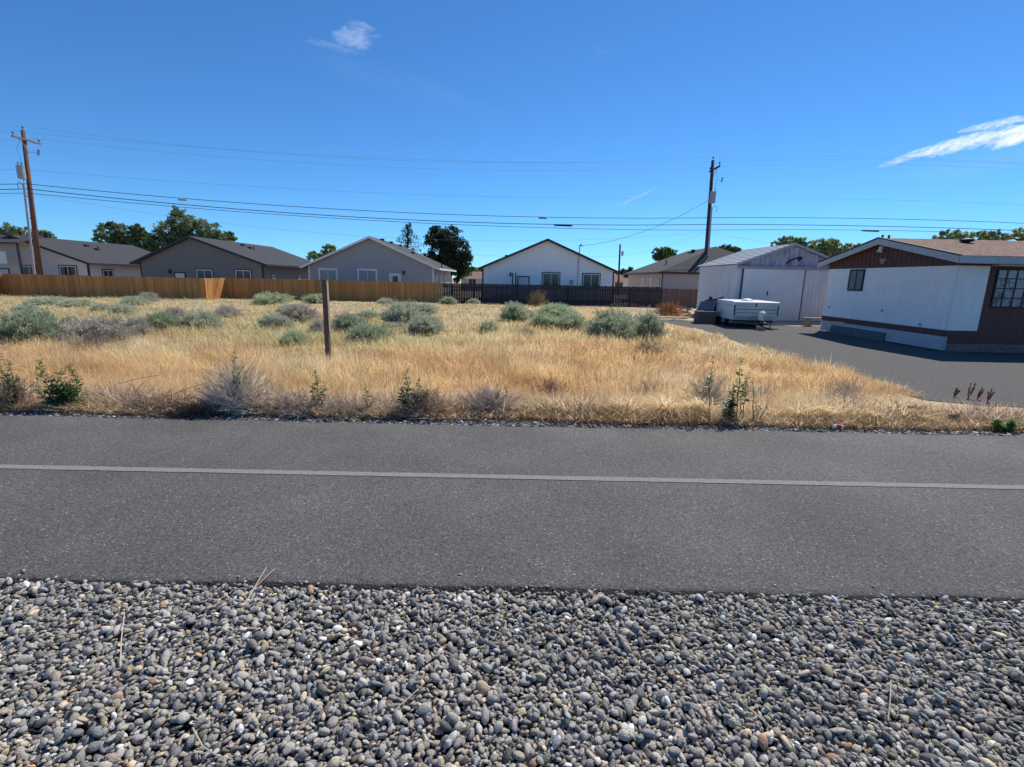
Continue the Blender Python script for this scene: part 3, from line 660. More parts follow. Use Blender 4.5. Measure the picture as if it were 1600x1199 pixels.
bushes = [
 (20, 540, 88, 54, 'dark', 'large dark grey-green sagebrush at the left edge of the lot'),
 (122, 541, 92, 46, 'grey', 'wide grey half-bare sagebrush right of the big dark one at the left edge'),
 (200, 525, 46, 26, 'grey', 'low grey-green sagebrush just right of the wide half-bare one'),
 (247, 518, 46, 30, 'green', 'round green sagebrush tuft left of the spreading pair below the charcoal house'),
 (300, 518, 56, 32, 'sage', 'spreading pale sagebrush in mid lot below the charcoal house'),
 (345, 501, 42, 22, 'grey', 'small grey sagebrush touching the right side of the spreading pale one'),
 (268, 500, 30, 18, 'grey', 'small grey sagebrush behind the round green tuft'),
 (185, 495, 36, 20, 'sage', 'small rounded sagebrush in front of the long brown fence, left part'),
 (150, 488, 24, 12, 'sage', 'little pale sagebrush left of the rounded one before the brown fence'),
 (200, 478, 42, 16, 'sage', 'flat sagebrush close to the brown fence below the charcoal house'),
 (228, 474, 26, 18, 'grey', 'grey sagebrush with a raised tip close to the brown fence'),
 (60, 477, 46, 12, 'sage', 'low sagebrush strip near the fence behind the utility pole weeds'),
 (108, 480, 50, 12, 'sage', 'low grey-green sagebrush strip along the fence right of the leaning pole'),
 (30, 492, 40, 16, 'sage', 'pale sagebrush behind the large dark one at the left edge'),
 (414, 477, 52, 20, 'green', 'pale green sagebrush dome near the brown fence left of the wooden post'),
 (489, 475, 32, 15, 'green', 'small pale green sagebrush against the fence beside the wooden post'),
 (457, 505, 54, 30, 'grey', 'grey sagebrush dome with dark base left of the wooden post'),
 (426, 516, 44, 22, 'sage', 'low pale sagebrush in front of the grey dome left of the post'),
 (446, 490, 34, 14, 'sage', 'small flat sagebrush behind the grey dome left of the post'),
 (625, 509, 62, 38, 'sage', 'tall pale sagebrush dome with dark base below the white-trimmed house'),
 (661, 493, 36, 18, 'sage', 'small sagebrush tucked right behind the tall pale dome'),
 (662, 524, 56, 30, 'sage', 'feathery pale sagebrush in front and right of the tall dome'),
 (614, 516, 40, 12, 'grey', 'low grey sagebrush at the foot of the tall pale dome'),
 (538, 524, 48, 32, 'dark', 'dark grey sagebrush just right of the wooden post'),
 (497, 529, 30, 28, 'grey', 'grey twiggy sagebrush just left of the wooden post'),
 (568, 539, 60, 32, 'green', 'mint green feathery sagebrush nearest the wooden post on its right'),
 (763, 524, 30, 22, 'green', 'small round green bush alone in the golden grass before the black fence'),
 (805, 503, 46, 30, 'green', 'yellow-green shrub below the white house door'),
 (828, 500, 26, 14, 'sage', 'little sagebrush at the right foot of the yellow-green shrub'),
 (872, 500, 54, 25, 'green', 'bright green spreading bush below the white house windows'),
 (852, 514, 48, 24, 'green', 'green bush in front of the bright spreading one, its left half'),
 (893, 517, 52, 26, 'green', 'green bush in front of the bright spreading one, its right half'),
 (820, 530, 24, 16, 'green', 'tiny green tuft left of the big dark round bush'),
 (957, 533, 72, 45, 'dark', 'biggest dark green round bush in front of the black fence'),
 (1017, 533, 42, 46, 'dark', 'upright grey-green bush at the right side of the biggest round bush'),
 (700, 476, 26, 12, 'green', 'tiny pale bush at the foot of the black fence, left end'),
 (741, 476, 20, 10, 'sage', 'tiny grey bush at the foot of the black fence left of the tumbleweed'),
 (600, 478, 26, 12, 'sage', 'small pale sagebrush against the brown fence below the white-trimmed house'),
 (575, 500, 30, 14, 'sage', 'faint low sagebrush between the wooden post and the tall pale dome'),
 (452, 541, 40, 22, 'green', 'yellow-green weedy bush in front of the grey dome left of the post'),
]
for b in bushes: bush(*b)

# ------------------------------------------------------------------ dry brush: tangles of bare twigs
def brush_obj(name, px, py, w, h, col, label, cat, n=240, r=0.0048, up_=0.7, group=None, depth=None, lay=0.0, vary=0.35):
    p = ground_hit(px, py); D = (p - EYE).dot(fwd); wm, hm = w / F * D, h / F * D
    by = p.y + (depth or wm * 0.25); bx = p.x * by / p.y; gz = float(H(bx, by))
    hm += max(0, (p.z - gz)) + 0.02
    mb = MB(); col = np.array(col); n = int(n * 0.75); wm *= 1.35; hm *= 0.86
    for i in range(n):
        a = random.uniform(0, 2 * math.pi); cst = random.random() ** 0.7
        el = random.uniform(0.03, 1.0) ** (up_ * 1.7) * math.pi * 0.47
        L_ = random.uniform(0.55, 1.08)
        ex = math.cos(a) * math.cos(el) * wm * 0.5 * L_; ey = math.sin(a) * math.cos(el) * wm * 0.35 * L_; ez = (0.1 + 0.9 * math.sin(el)) * hm * L_ * (1 - lay * 0.5)
        s0 = Vector((bx + random.gauss(0, wm * 0.10), by + random.gauss(0, wm * 0.07), gz))
        e = Vector((bx + ex, by + ey, gz + ez + 0.01))
        m = s0.lerp(e, 0.5) + Vector((random.gauss(0, wm * 0.04), random.gauss(0, wm * 0.03), hm * 0.06))
        mb.cc = tuple(np.clip(col * random.uniform(1 - vary * 1.6, 1 + vary), 0, 0.9))
        mb.tube([s0, m, e], [r, r * 0.8, r * 0.35], 3, False)
        for _ in range(4):
            q = m.lerp(e, random.uniform(0, 0.9)); d = (e - m); ln = d.length * random.uniform(0.25, 0.6)
            e2 = q + (d.normalized() + Vector((random.gauss(0, 0.75), random.gauss(0, 0.75), random.gauss(0.1, 0.5)))).normalized() * ln
            e2.z = max(e2.z, gz + 0.005)
            mb.tube([q, e2], [r * 0.6, r * 0.3], 3, False)
    o0 = Vector((bx, by, gz)); mb.v = [(a - o0.x, b - o0.y, c - o0.z) for a, b, c in mb.v]
    o = mb.build(name, M['twig']); o.location = o0
    return tag(o, label, cat, group)
GREYT = (0.64, 0.50, 0.36); BRT = (0.52, 0.36, 0.24); PALE = (0.50, 0.44, 0.36)
BRG = 'tangles of dead brush along the far edge of the path'
brush_obj('dry_brush', 378, 652, 112, 86, (0.72, 0.60, 0.47), 'large pale grey dead bush with a green weed growing through it', 'dry bush', 520, group=BRG)
brush_obj('dry_brush', 262, 652, 130, 42, BRT, 'low brown heap of dead branches left of the large pale grey bush', 'dry bush', 360, lay=0.5, group=BRG)
brush_obj('dry_brush', 305, 657, 70, 34, (0.16, 0.12, 0.10), 'darkest low heap of dead stems beside the scrap of white paper', 'dry bush', 260, lay=0.4, group=BRG)
brush_obj('dry_brush', 470, 655, 100, 44, GREYT, 'grey-brown twig tangle right of the large pale dead bush', 'dry bush', 320, lay=0.3, group=BRG)
brush_obj('dry_brush', 555, 657, 100, 38, GREYT, 'twig tangle with light curved sticks below the small leafy weeds', 'dry bush', 300, lay=0.4, group=BRG)
brush_obj('dry_brush', 665, 657, 100, 48, BRT, 'brown twig tangle under the weed with a bright green base', 'dry bush', 340, group=BRG)
brush_obj('dry_brush', 765, 655, 96, 54, (0.64, 0.52, 0.40), 'grey-violet twig tangle left of the combed golden straw', 'dry bush', 360, group=BRG)
brush_obj('dry_brush', 860, 640, 70, 54, BRT, 'upright dead stems standing behind the left end of the golden straw', 'dry bush', 200, up_=0.4, group=BRG)
brush_obj('dry_brush', 1105, 655, 76, 74, (0.70, 0.58, 0.45), 'pale grey dead bush left of the tall twin weeds', 'dry bush', 380, group=BRG)
brush_obj('dry_brush', 1185, 650, 80, 52, GREYT, 'grey twig tangle right of the tall twin weeds', 'dry bush', 300, group=BRG)
brush_obj('dry_brush', 1318, 640, 96, 52, (0.70, 0.57, 0.43), 'pale twig tangle with upright white sticks above the red and white can', 'dry bush', 320, group=BRG)
brush_obj('dry_brush', 1425, 665, 100, 40, BRT, 'thin brown twig tangle left of the bright green weed by the path', 'dry bush', 240, lay=0.4, group=BRG)
brush_obj('dry_brush', 1488, 668, 30, 26, (0.13, 0.10, 0.09), 'small dark dead weed beside the bright green one', 'dry bush', 80, group=BRG)
brush_obj('dry_brush', 1010, 640, 60, 46, (0.60, 0.47, 0.35), 'grey twig tangle behind the middle of the golden straw', 'dry bush', 220, group=BRG)
brush_obj('dry_brush', 20, 645, 70, 60, BRT, 'brown dead stems around the foot of the leftmost weed', 'dry bush', 240, group=BRG)
brush_obj('tumbleweed', 783, 474, 38, 19, (0.30, 0.23, 0.20), 'round brown tumbleweed caught against the black fence', 'tumbleweed', 300, r=0.014)
brush_obj('dry_brush', 840, 480, 30, 30, (0.42, 0.33, 0.17), 'yellowish upright dry bush by the black fence right of the tumbleweed', 'dry bush', 320, r=0.010, up_=0.45)
brush_obj('dry_brush', 1046, 494, 48, 24, (0.60, 0.32, 0.15), 'orange dry bush beside the old brown fence near the shed', 'dry bush', 420, r=0.014)
brush_obj('dry_brush', 1075, 478, 34, 34, (0.13, 0.10, 0.09), 'dark leafless vine against the old brown fence', 'dry bush', 260, r=0.012, up_=0.5)
brush_obj('dry_brush', 150, 556, 80, 44, (0.30, 0.25, 0.22), 'dead branches at the foot of the wide half-bare sagebrush', 'dry bush', 240, r=0.004)
brush_obj('dry_brush', 1010, 560, 70, 34, (0.28, 0.20, 0.16), 'reddish brown stems below the upright grey-green bush', 'dry bush', 200, r=0.0035, up_=0.5)
for (px, py, h, lab) in ((1490, 622, 15, 'shortest rusty dock stalk at the driveway edge, leftmost of the row'), (1512, 624, 26, 'tall rusty dock stalk second from the left at the driveway edge'), (1526, 626, 20, 'rusty dock stalk third from the left at the driveway edge'), (1542, 630, 22, 'rusty dock stalk standing rightmost at the driveway edge')):
    p = ground_hit(px, py); D = (p - EYE).dot(fwd); hm = h / F * D; mb = MB()
    for k in range(5):
        e = Vector((random.gauss(hm * 0.2, hm * 0.18), random.gauss(0, hm * 0.1), hm * random.uniform(0.6, 1.05)))
        mb.cc = (0.20, 0.10, 0.06); mb.tube([(0, 0, 0), e * 0.5, e], [0.006, 0.005, 0.003], 4)
        for j in range(60):
            q = e * random.uniform(0.35, 1.0); s = random.uniform(0.005, 0.011); mb.cc = tuple(np.array((0.30, 0.14, 0.08)) * random.uniform(0.5, 1.3))
            d = Vector((random.gauss(0, 1), random.gauss(0, 1), random.gauss(0, 1))).normalized() * s
            mb.obox(q + d, (s, 0, s * 0.3), (0, s, 0), (0, s * 0.3, s))
    o = mb.build('dock_stalk', M['twig']); o.location = p; tag(o, lab, 'weed', 'rusty dock stalks at the edge of the driveway')

# ------------------------------------------------------------------ leafy weeds
def leafy_weed(px, py, h, spread, nst, label, col=(0.11, 0.18, 0.06), leaf=0.045, lean=0.12, dens=1.0, tips=True):
    p = ground_hit(px, py); D = (p - EYE).dot(fwd); hm = h / F * D; sp = spread / F * D
    by = (5.60 if px > 1500 else 5.72) if py > 600 else p.y; tp = at(px, py - h, by); base = Vector((tp.x, by, 0)); base.z = float(H(base.x, base.y)); hm = tp.z - base.z; sp = spread / F * (tp - EYE).dot(fwd); tmin = max(0.05, 1 - h / max(h, 656 - (py - h))) if py < 640 else 0.05
    o = thing('leafy_weed', label, 'weed', base, 'leafy green weeds along the far edge of the path')
    mb = MB(); P = []; Dd = []; C = []; Ls = []
    for s in range(nst):
        f = 1.0 if s == 0 else random.uniform(0.45, 0.9)
        ox = 0 if nst == 1 else (random.uniform(-0.5, 0.5) * sp)
        path = []
        cx, cy = random.gauss(0, lean * 0.4) * hm, random.gauss(0, 0.05) * hm
        for k in range(7):
            t = k / 6; path.append(base + Vector((ox * (0.35 + 0.65 * t) + cx * t * t + random.gauss(0, 0.006), cy * t + random.gauss(0, 0.02), hm * f * t)))
        mb.cc = (0.13, 0.13, 0.07); mb.tube(path, [0.007 * (1 - 0.12 * k) for k in range(7)], 5)
        nl = int(hm * f / 0.0075 * dens * (1 - tmin))
        for j in range(nl):
            t = tmin + (1 - tmin) * random.random() ** 0.9; i = min(int(t * 6), 5); q = path[i].lerp(path[i + 1], t * 6 - i)
            a = j * 2.4 + random.gauss(0, 0.3); size = leaf * 1.5 * (1.15 - 0.75 * t) * random.uniform(0.7, 1.25)
            rad = Vector((math.cos(a), math.sin(a), random.uniform(-0.05, 0.9)))
            P.append(q + rad * size * 0.2); Dd.append(rad); Ls.append(size); C.append(np.array(col) * random.uniform(0.7, 1.5))
    P = np.array([tuple(x) for x in P]); Dd = np.array([tuple(x) for x in Dd]); Ls = np.array(Ls); C = np.array(C)
    # six-sided leaves with a fold down the middle
    Dn = Dd / np.linalg.norm(Dd, axis=1, keepdims=True); S = np.cross(Dn, np.array((0, 0, 1.0)) + rng.normal(0, 0.25, Dn.shape)); S /= np.linalg.norm(S, axis=1, keepdims=True); Nn = np.cross(S, Dn)
    L_ = Ls[:, None]; n = len(P); P0 = P - np.array(base[:])
    V = np.stack([P0, P0 + Dn * L_ * .35 + S * L_ * .26 + Nn * L_ * .08, P0 + Dn * L_ * .7 + S * L_ * .22 + Nn * L_ * .05, P0 + Dn * L_ * 1.05 - Nn * L_ * .1, P0 + Dn * L_ * .7 - S * L_ * .22 + Nn * L_ * .05, P0 + Dn * L_ * .35 - S * L_ * .26 + Nn * L_ * .08], 1).reshape(-1, 3)
    T = (np.array([(0, 1, 2), (0, 2, 3), (0, 3, 4), (0, 4, 5)])[None] + (np.arange(n) * 6)[:, None, None]).reshape(-1, 3)
    link('leaves', np_mesh('leaves', V, T, np.repeat(C, 6, 0), M['weedleaf']), o)
    mb.build('stem', M['twig'], o)
    return o
leafy_weed(10, 645, 98, 22, 3, 'tall thin prickly weed at the left edge of the picture', leaf=0.05)
leafy_weed(78, 646, 84, 62, 11, 'bushy dark weed with a tall leafy spike at left', leaf=0.055)
leafy_weed(113, 640, 70, 14, 2, 'dense leafy shoot right beside the bushy dark weed', leaf=0.05, dens=1.4)
leafy_weed(368, 612, 60, 8, 1, 'single curved weed spike rising from the large pale dead bush', leaf=0.045)
leafy_weed(496, 618, 40, 20, 3, 'small dark weed above the twigs left of the wooden post line', leaf=0.05)
leafy_weed(573, 633, 34, 14, 2, 'smallest dark weed between two others in the twig tangle', leaf=0.04)
leafy_weed(640, 634, 56, 46, 7, 'weed with a bright green leafy base and one tall spike', col=(0.055, 0.12, 0.035), leaf=0.05)
leafy_weed(1116, 610, 54, 8, 1, 'thin leafy spike left of the twin, beside the pale dead bush', leaf=0.045)
leafy_weed(1165, 615, 54, 28, 3, 'tall leafy spike on top of the darkest clump above the golden straw', leaf=0.05)
leafy_weed(1140, 655, 54, 24, 5, 'dark climbing weed with a bright green foot before the golden straw', col=(0.05, 0.10, 0.03), leaf=0.055)
leafy_weed(1188, 620, 26, 30, 5, 'pale yellow-green low weed right of the tall leafy spikes', col=(0.16, 0.20, 0.08), leaf=0.035)
leafy_weed(1572, 684, 32, 40, 16, 'round bright green weed at the path edge on the right', col=(0.20, 0.32, 0.10), leaf=0.042, dens=1.5)
leafy_weed(1020, 655, 14, 14, 3, 'tiny green sprig in the straw beside the path', col=(0.08, 0.15, 0.05), leaf=0.03)

# loose sticks and litter
def stick(pts, r, label, name='dry_twig', col=(0.52, 0.44, 0.33), group='dry twigs lying on the river rock'):
    mb = MB(); mb.cc = col; P = [Vector(p) for p in pts]; o0 = P[0].copy()
    mb.tube([p - o0 for p in P], [r * (1 - 0.5 * i / len(P)) for i in range(len(P))], 5)
    o = mb.build(name, M['twig']); o.location = o0; return tag(o, label, 'twig', group)
def gs(px, py, dz=0.02): p = gp(px, py, -0.03); return (p.x, p.y, p.z + dz)
stick([gs(189, 1048), gs(192, 1015, .05), gs(197, 978, .06)], 0.003, 'upright pale stalk standing in the rocks at left')
stick([gs(375, 965), gs(395, 935, .04), gs(418, 902, .06)], 0.003, 'long pale twig leaning up to the path edge')
stick([gs(382, 950), gs(400, 925, .03), gs(432, 900, .05)], 0.0025, 'second pale twig crossing the long one by the path edge')
stick([gs(302, 1145), gs(318, 1178, .03), gs(340, 1192, .03), gs(365, 1198, .03)], 0.003, 'curved tan twig on the rocks at bottom left')
stick([gs(380, 1196), gs(405, 1180, .03), gs(428, 1168, .04)], 0.003, 'short tan twig right of the curved one at bottom')
stick([gs(1168, 1112), gs(1215, 1160, .035), gs(1290, 1198, .03)], 0.0028, 'long straight pale stalk on the rocks at bottom right')
stick([gs(1387, 1130, .01), gs(1388, 1105, .05), gs(1388, 1082, .06)], 0.003, 'short upright whitish stalk standing right of centre in the rocks')
stick([gs(1150, 1098), gs(1180, 1088, .035), gs(1230, 1086, .03)], 0.002, 'thin whitish twig above the long straight stalk')
stick([gs(622, 1112), gs(645, 1097, .035), gs(664, 1080, .04)], 0.0025, 'short pale twig in the middle of the rocks')
stick([gs(1540, 1128), gs(1568, 1133, .035), gs(1599, 1140, .03)], 0.0025, 'pale twig lying on the rocks at the right edge')
def edge_stick(pts, label, r=0.006, col=(0.58, 0.53, 0.47)):
    P = []
    for px, py, y in pts: q = at(px, py, y); P.append(q)
    return stick(P, r, label, 'dead_branch', col, 'bare branches along the far edge of the path')
edge_stick([(598, 662, 5.55), (597, 640, 5.65), (588, 628, 5.75)], 'forked white stick standing by the path edge in the middle')
edge_stick([(425, 615, 5.9), (440, 622, 5.8), (448, 640, 5.7)], 'white bent stick right of the large pale bush')
edge_stick([(185, 600, 6.2), (215, 592, 6.2), (250, 586, 6.2), (252, 570, 6.2)], 'thin brown branch above the straw at left', 0.004, (0.3, 0.22, 0.17))
edge_stick([(210, 648, 5.7), (260, 620, 5.8), (300, 605, 5.9), (325, 598, 6)], 'long low brown branch leaning right at left of the pale bush', 0.005, (0.26, 0.2, 0.16))
edge_stick([(1055, 668, 5.6), (1062, 640, 5.7), (1065, 630, 5.8)], 'pale stick in front of the golden straw')
edge_stick([(1318, 640, 6), (1320, 606, 6.1), (1316, 590, 6.1)], 'upright white stick above the red and white can, left one', 0.004)
edge_stick([(1334, 634, 6), (1332, 610, 6.1), (1338, 592, 6.1)], 'upright white stick above the red and white can, right one', 0.004)
edge_stick([(1405, 625, 6.4), (1425, 600, 6.5), (1430, 592, 6.5)], 'slanting thin stick left of the dock stalks', 0.004)
edge_stick([(640, 655, 5.5), (690, 653, 5.5), (750, 655, 5.5), (790, 660, 5.5)], 'long white stem lying along the path edge', 0.004)
mb = MB(); g = gp(288, 648, -0.03); g.y = 5.56; g = at(288, 648, 5.56)
pv = []; pf = []
for i in range(5):
    for j in range(4): pv.append((-0.075 + 0.0375 * i, 0.02 * j, 0.012 * math.sin(i * 2.1 + j) + 0.018 * j))
for i in range(4):
    for j in range(3): pf.append((i * 4 + j, (i + 1) * 4 + j, (i + 1) * 4 + j + 1, i * 4 + j + 1))
mb.add(pv, pf); o = mb.build('paper_scrap', M['paper']); o.location = (g.x, g.y, g.z - 0.01); tag(o, 'crumpled scrap of white paper lying at the far path edge', 'litter')
sm = o.modifiers.new('thick', 'SOLIDIFY'); sm.thickness = 0.002
g = at(1310, 667, 5.50)
cn = thing('drink_can', 'crushed red and white can lying at the far path edge', 'litter', g)
mb = MB(); mb.tube([g + Vector((-0.06, 0, 0)), g + Vector((-0.02, 0.01, 0.004)), g + Vector((0.06, 0.015, -0.004))], [0.02, 0.026, 0.02], 10); mb.build('can_body', M['paper'], cn)
mb = MB(); mb.tube([g + Vector((-0.03, 0.008, 0.003)), g + Vector((0.025, 0.012, 0.0))], [0.0265, 0.0265], 10); mb.build('printed_band', M['redpaint'], cn)

# ------------------------------------------------------------------ wooden post
pp = ground_hit(513, 547); py_ = 12.3; pb = Vector((at(512, 540, py_).x, py_, float(H(-4.4, py_)))); ptop = at(507, 437, py_)
o = thing('wooden_post', 'weathered square wooden post standing alone in the dry grass', 'post', pb)
mb = MB(); a = 0.055; top = Vector((ptop.x, py_, ptop.z)); ring = []
rows = 10
for k in range(rows + 1):
    c = pb.lerp(top, k / rows); c.z = pb.z - 0.15 + (top.z - pb.z + 0.15) * k / rows
    w = a * (1 + random.uniform(-.03, .03)); ring.append([(c.x - w, c.y - w, c.z), (c.x + w, c.y - w, c.z), (c.x + w, c.y + w, c.z), (c.x - w, c.y + w, c.z)])
vs = [p for r_ in ring for p in r_]; fs = [(k * 4 + i, k * 4 + (i + 1) % 4, k * 4 + 4 + (i + 1) % 4, k * 4 + 4 + i) for k in range(rows) for i in range(4)] + [(rows * 4, rows * 4 + 1, rows * 4 + 2, rows * 4 + 3)]
mb.add(vs, fs); mb.build('shaft', M['postwood'], o)
mb = MB(); mb.box(top.x + 0.058, top.x + 0.066, py_ - 0.05, py_ + 0.06, top.z - 1.25, top.z - 0.04); mb.build('sunlit_side_strip', M['oldplank'], o)  # added paler strip, painting the sunlit look of the post's right face

# ------------------------------------------------------------------ fences
def fence(name, label, runs, m, base, tone, z0=None, zt=None, bw=0.14, gap=0.006, capped=False, mname=None):
    """runs: list of ((x0,y0),(x1,y1)); tops z"""
    root = thing(name, label, 'fence', (runs[0][0][0], runs[0][0][1], ZF))
    for (a, b, zta, ztb) in runs:
        a = Vector((*a, 0)); b = Vector((*b, 0)); d = (b - a); L_ = d.length; d.normalize(); nrm = Vector((d.y, -d.x, 0))
        n = max(1, int(L_ / bw)); w = L_ / n; mb = MB()
        for i in range(n):
            t = i / n; top = zta + (ztb - zta) * t + random.gauss(0, 0.012)
            g = random.random(); f = tone[0] + (tone[1] - tone[0]) * g
            mb.cc = tuple(np.array(base) * f * np.array((1, random.uniform(0.92, 1.06), random.uniform(0.9, 1.1))))
            p = a + d * (i * w + gap / 2); hh = top - (ZF - 0.06)
            mb.obox((p.x, p.y, ZF - 0.06), d * (w - gap), nrm * (0.018 + 0.006 * (i % 2)), (0, 0, hh))
        mb.build('board_panel', m, root)
        mb = MB()
        for zz in (0.35, 1.35):
            mb.cc = tuple(np.array(base) * 0.8); mb.obox(Vector((a.x, a.y, ZF + zz)) - nrm * 0.045, d * L_, nrm * 0.04, (0, 0, 0.09))
        mb.build('rail', m, root)
        k = max(1, int(L_ / 2.4))
        for i in range(k + 1):
            q = a + d * (L_ * i / k * 0.998); mb = MB(); mb.cc = tuple(np.array(base) * 0.8)
            mb.obox(Vector((q.x, q.y, ZF - 0.06)) - nrm * 0.14, d * 0.09, nrm * 0.09, (0, 0, zta - ZF - 0.02)); mb.build('fence_post', m, root)
    return root
def zt(px, py, Y): return at(px, py, Y).z
def xx(px, Y, py=450): return at(px, py, Y).x
xa = xx(8, 41); xb = xx(319, 41)
fence('cedar_fence', 'orange-brown stained cedar fence running behind the left half of the lot', [
    ((xa - 14, 38), (xa, 38), zt(0, 427, 38), zt(5, 427, 38)),
    ((xa, 38), (xa, 41), zt(3, 427, 39.5), zt(8, 428, 41)),
    ((xa, 41), (xb, 41), zt(10, 428, 41), zt(319, 435, 41)),
    ((xb, 41), (xb, 44.1), zt(320, 435, 41), zt(353, 434.5, 44.1)),
    ((xb, 44.1), (xx(689, 44.1), 44.1), zt(353, 434.5, 44.1), zt(689, 442, 44.1))], M['cedar'], (0.44, 0.215, 0.07), (0.75, 1.2))
xk = xx(690, 44.0); xk2 = xx(1035, 44.0)
fence('black_fence', 'black painted board fence in front of the white house', [((xk + 0.03, 44.0), (xk2, 44.0), zt(690, 442.5, 44), zt(1035, 449, 44))], M['blackfence'], (0.022, 0.021, 0.028), (0.7, 1.3), bw=0.145, gap=0.012)
fence('old_board_fence', 'low weathered brown board fence between the black fence and the shed', [((xk2 + 0.05, 44.05), (xx(1100, 44.05), 44.05), zt(1036, 451, 44), zt(1096, 453, 44))], M['oldfence'], (0.15, 0.105, 0.09), (0.8, 1.2))

# ------------------------------------------------------------------ houses
def window(parent, o, U, N, w, h, trim, frame=None, pane=None, mull=1, hbar=0, name='window', trimw=0.09, fw=0.06):
    """o: lower left corner on the wall; U: unit direction along the wall; N: unit outward normal"""
    o, U, N = Vector(o), Vector(U), Vector(N); Z = Vector((0, 0, 1)); frame = frame or M['vinyl']; pane = pane or M['glass']
    mb = MB()
    mb.obox(o + N * 0.001, U * fw, N * 0.05, Z * h); mb.obox(o + U * (w - fw) + N * 0.001, U * fw, N * 0.05, Z * h)
    mb.obox(o + U * fw + N * 0.001, U * (w - 2 * fw), N * 0.05, Z * fw); mb.obox(o + U * fw + Z * (h - fw) + N * 0.001, U * (w - 2 * fw), N * 0.05, Z * fw)
    for i in range(mull): mb.obox(o + U * (w * (i + 1) / (mull + 1) - fw * 0.35) + Z * fw + N * 0.001, U * fw * 0.7, N * 0.045, Z * (h - 2 * fw))
    for i in range(hbar): mb.obox(o + Z * (h * (i + 1) / (hbar + 1) - 0.015) + U * fw + N * 0.001, U * (w - 2 * fw), N * 0.042, Z * 0.03)
    f = mb.build(name, frame, parent)
    mb = MB(); mb.obox(o + U * fw * 0.9 + Z * fw * 0.9 + N * 0.003, U * (w - 1.8 * fw), N * 0.02, Z * (h - 1.8 * fw)); mb.build('pane', pane, f)
    if trim:
        mb = MB(); t = trimw
        mb.obox(o - U * t - Z * t + N * 0.002, U * t, N * 0.03, Z * (h + 2 * t)); mb.obox(o + U * w - Z * t + N * 0.002, U * t, N * 0.03, Z * (h + 2 * t))
        mb.obox(o + Z * h + N * 0.002, U * w, N * 0.03, Z * t); mb.obox(o - Z * t + N * 0.002, U * w, N * 0.03, Z * t)
        mb.build('window_trim', trim, f)
    return f
def door(parent, o, U, N, w, h, trim, m, lite=False):
    o, U, N = Vector(o), Vector(U), Vector(N); Z = Vector((0, 0, 1)); mb = MB()
    mb.obox(o + N * 0.002, U * w, N * 0.03, Z * h); d = mb.build('door', m, parent)
    mb = MB(); t = 0.1
    mb.obox(o - U * t + N * 0.001, U * t, N * 0.045, Z * h); mb.obox(o + U * w + N * 0.001, U * t, N * 0.045, Z * h); mb.obox(o - U * t + Z * h + N * 0.001, U * (w + 2 * t), N * 0.045, Z * t)
    mb.build('door_trim', trim, d)
    if lite:
        mb = MB(); mb.obox(o + U * w * 0.22 + Z * (h - 0.75) + N * 0.003, U * w * 0.56, N * 0.035, Z * 0.6); mb.build('pane', M['glass'], d)
    mb = MB(); q = o + U * w * 0.9 + Z * 1.0 + N * 0.032; mb.obox(q, U * 0.05, N * 0.05, Z * 0.05); mb.build('handle', M['galv'], d)
    return d
TH = 0.16
def gable_house(name, label, Yf, Yb, eL, pk, eR, wall, trim, shingle, over=0.45, side_over=0.5):
    """ridge runs along Y; eL, pk, eR = (X, z) of the roof's top line on the front plane"""
    root = thing(name, label, 'house', ((eL[0] + eR[0]) / 2, Yf + over, ZF))
    # roof slabs
    mb = MB()
    for a, b in ((eL, pk), (pk, eR)):
        A, B = Vector((a[0], Yf, a[1])), Vector((b[0], Yf, b[1])); mb.obox(A - Vector((0, 0, TH)), B - A, (0, Yb - Yf, 0), (0, 0, TH))
    rf = mb.build('roof', shingle, root)
    # bargeboards and gutters
    mb = MB(); fh = 0.21
    for Y_, dy in ((Yf - 0.032, 0.03), (Yb + 0.002, 0.03)):
        for a, b in ((eL, pk), (pk, eR)):
            A, B = Vector((a[0], Y_, a[1] + 0.012)), Vector((b[0], Y_, b[1] + 0.012)); mb.obox(A - Vector((0, 0, fh)), B - A, (0, dy, 0), (0, 0, fh))
    mb.box(eL[0] - 0.12, eL[0] - 0.003, Yf - 0.03, Yb + 0.03, eL[1] - 0.17, eL[1] - 0.02); mb.box(eR[0] + 0.003, eR[0] + 0.12, Yf - 0.03, Yb + 0.03, eR[1] - 0.17, eR[1] - 0.02)
    mb.build('fascia', trim, rf)
    def under(X):
        a, b = (eL, pk) if X <= pk[0] else (pk, eR); t = (X - a[0]) / (b[0] - a[0]); return a[1] + (b[1] - a[1]) * t - TH - 0.004
    xl, xr = eL[0] + side_over, eR[0] - side_over; yw = Yf + over; ywb = Yb - over
    mb = MB(); mb.prism([(xl, yw, ZF), (xr, yw, ZF), (xr, yw, under(xr)), (pk[0], yw, under(pk[0])), (xl, yw, under(xl))], (0, ywb - yw, 0))
    w_ = mb.build('wall', wall, root)
    mb = MB()
    for X, s in ((xl, -1), (xr, 1)):
        mb.box(min(X + s * 0.012, X - s * 0.12), max(X + s * 0.012, X - s * 0.12), yw - 0.014, yw + 0.12, ZF, under(X) - 0.02)
    mb.build('corner_strip', trim, w_)
    mb = MB(); mb.box(xl - 0.02, xr + 0.02, yw - 0.02, ywb + 0.02, ZF - 0.05, ZF + 0.35); mb.build('foundation', M['concrete'], root)
    return root, rf, yw, xl, xr, under, ywb
def roof_vent(rf, X, Y, z, kind):
    mb = MB()
    if kind == 'box': mb.box(X - 0.18, X + 0.18, Y - 0.18, Y + 0.18, z - 0.15, z + 0.16); mb.build('roof_vent', M['black'], rf)
    else: mb.tube([(X, Y, z - 0.2), (X, Y, z + 0.42)], 0.05, 8); mb.build('vent_pipe', M['black'], rf)
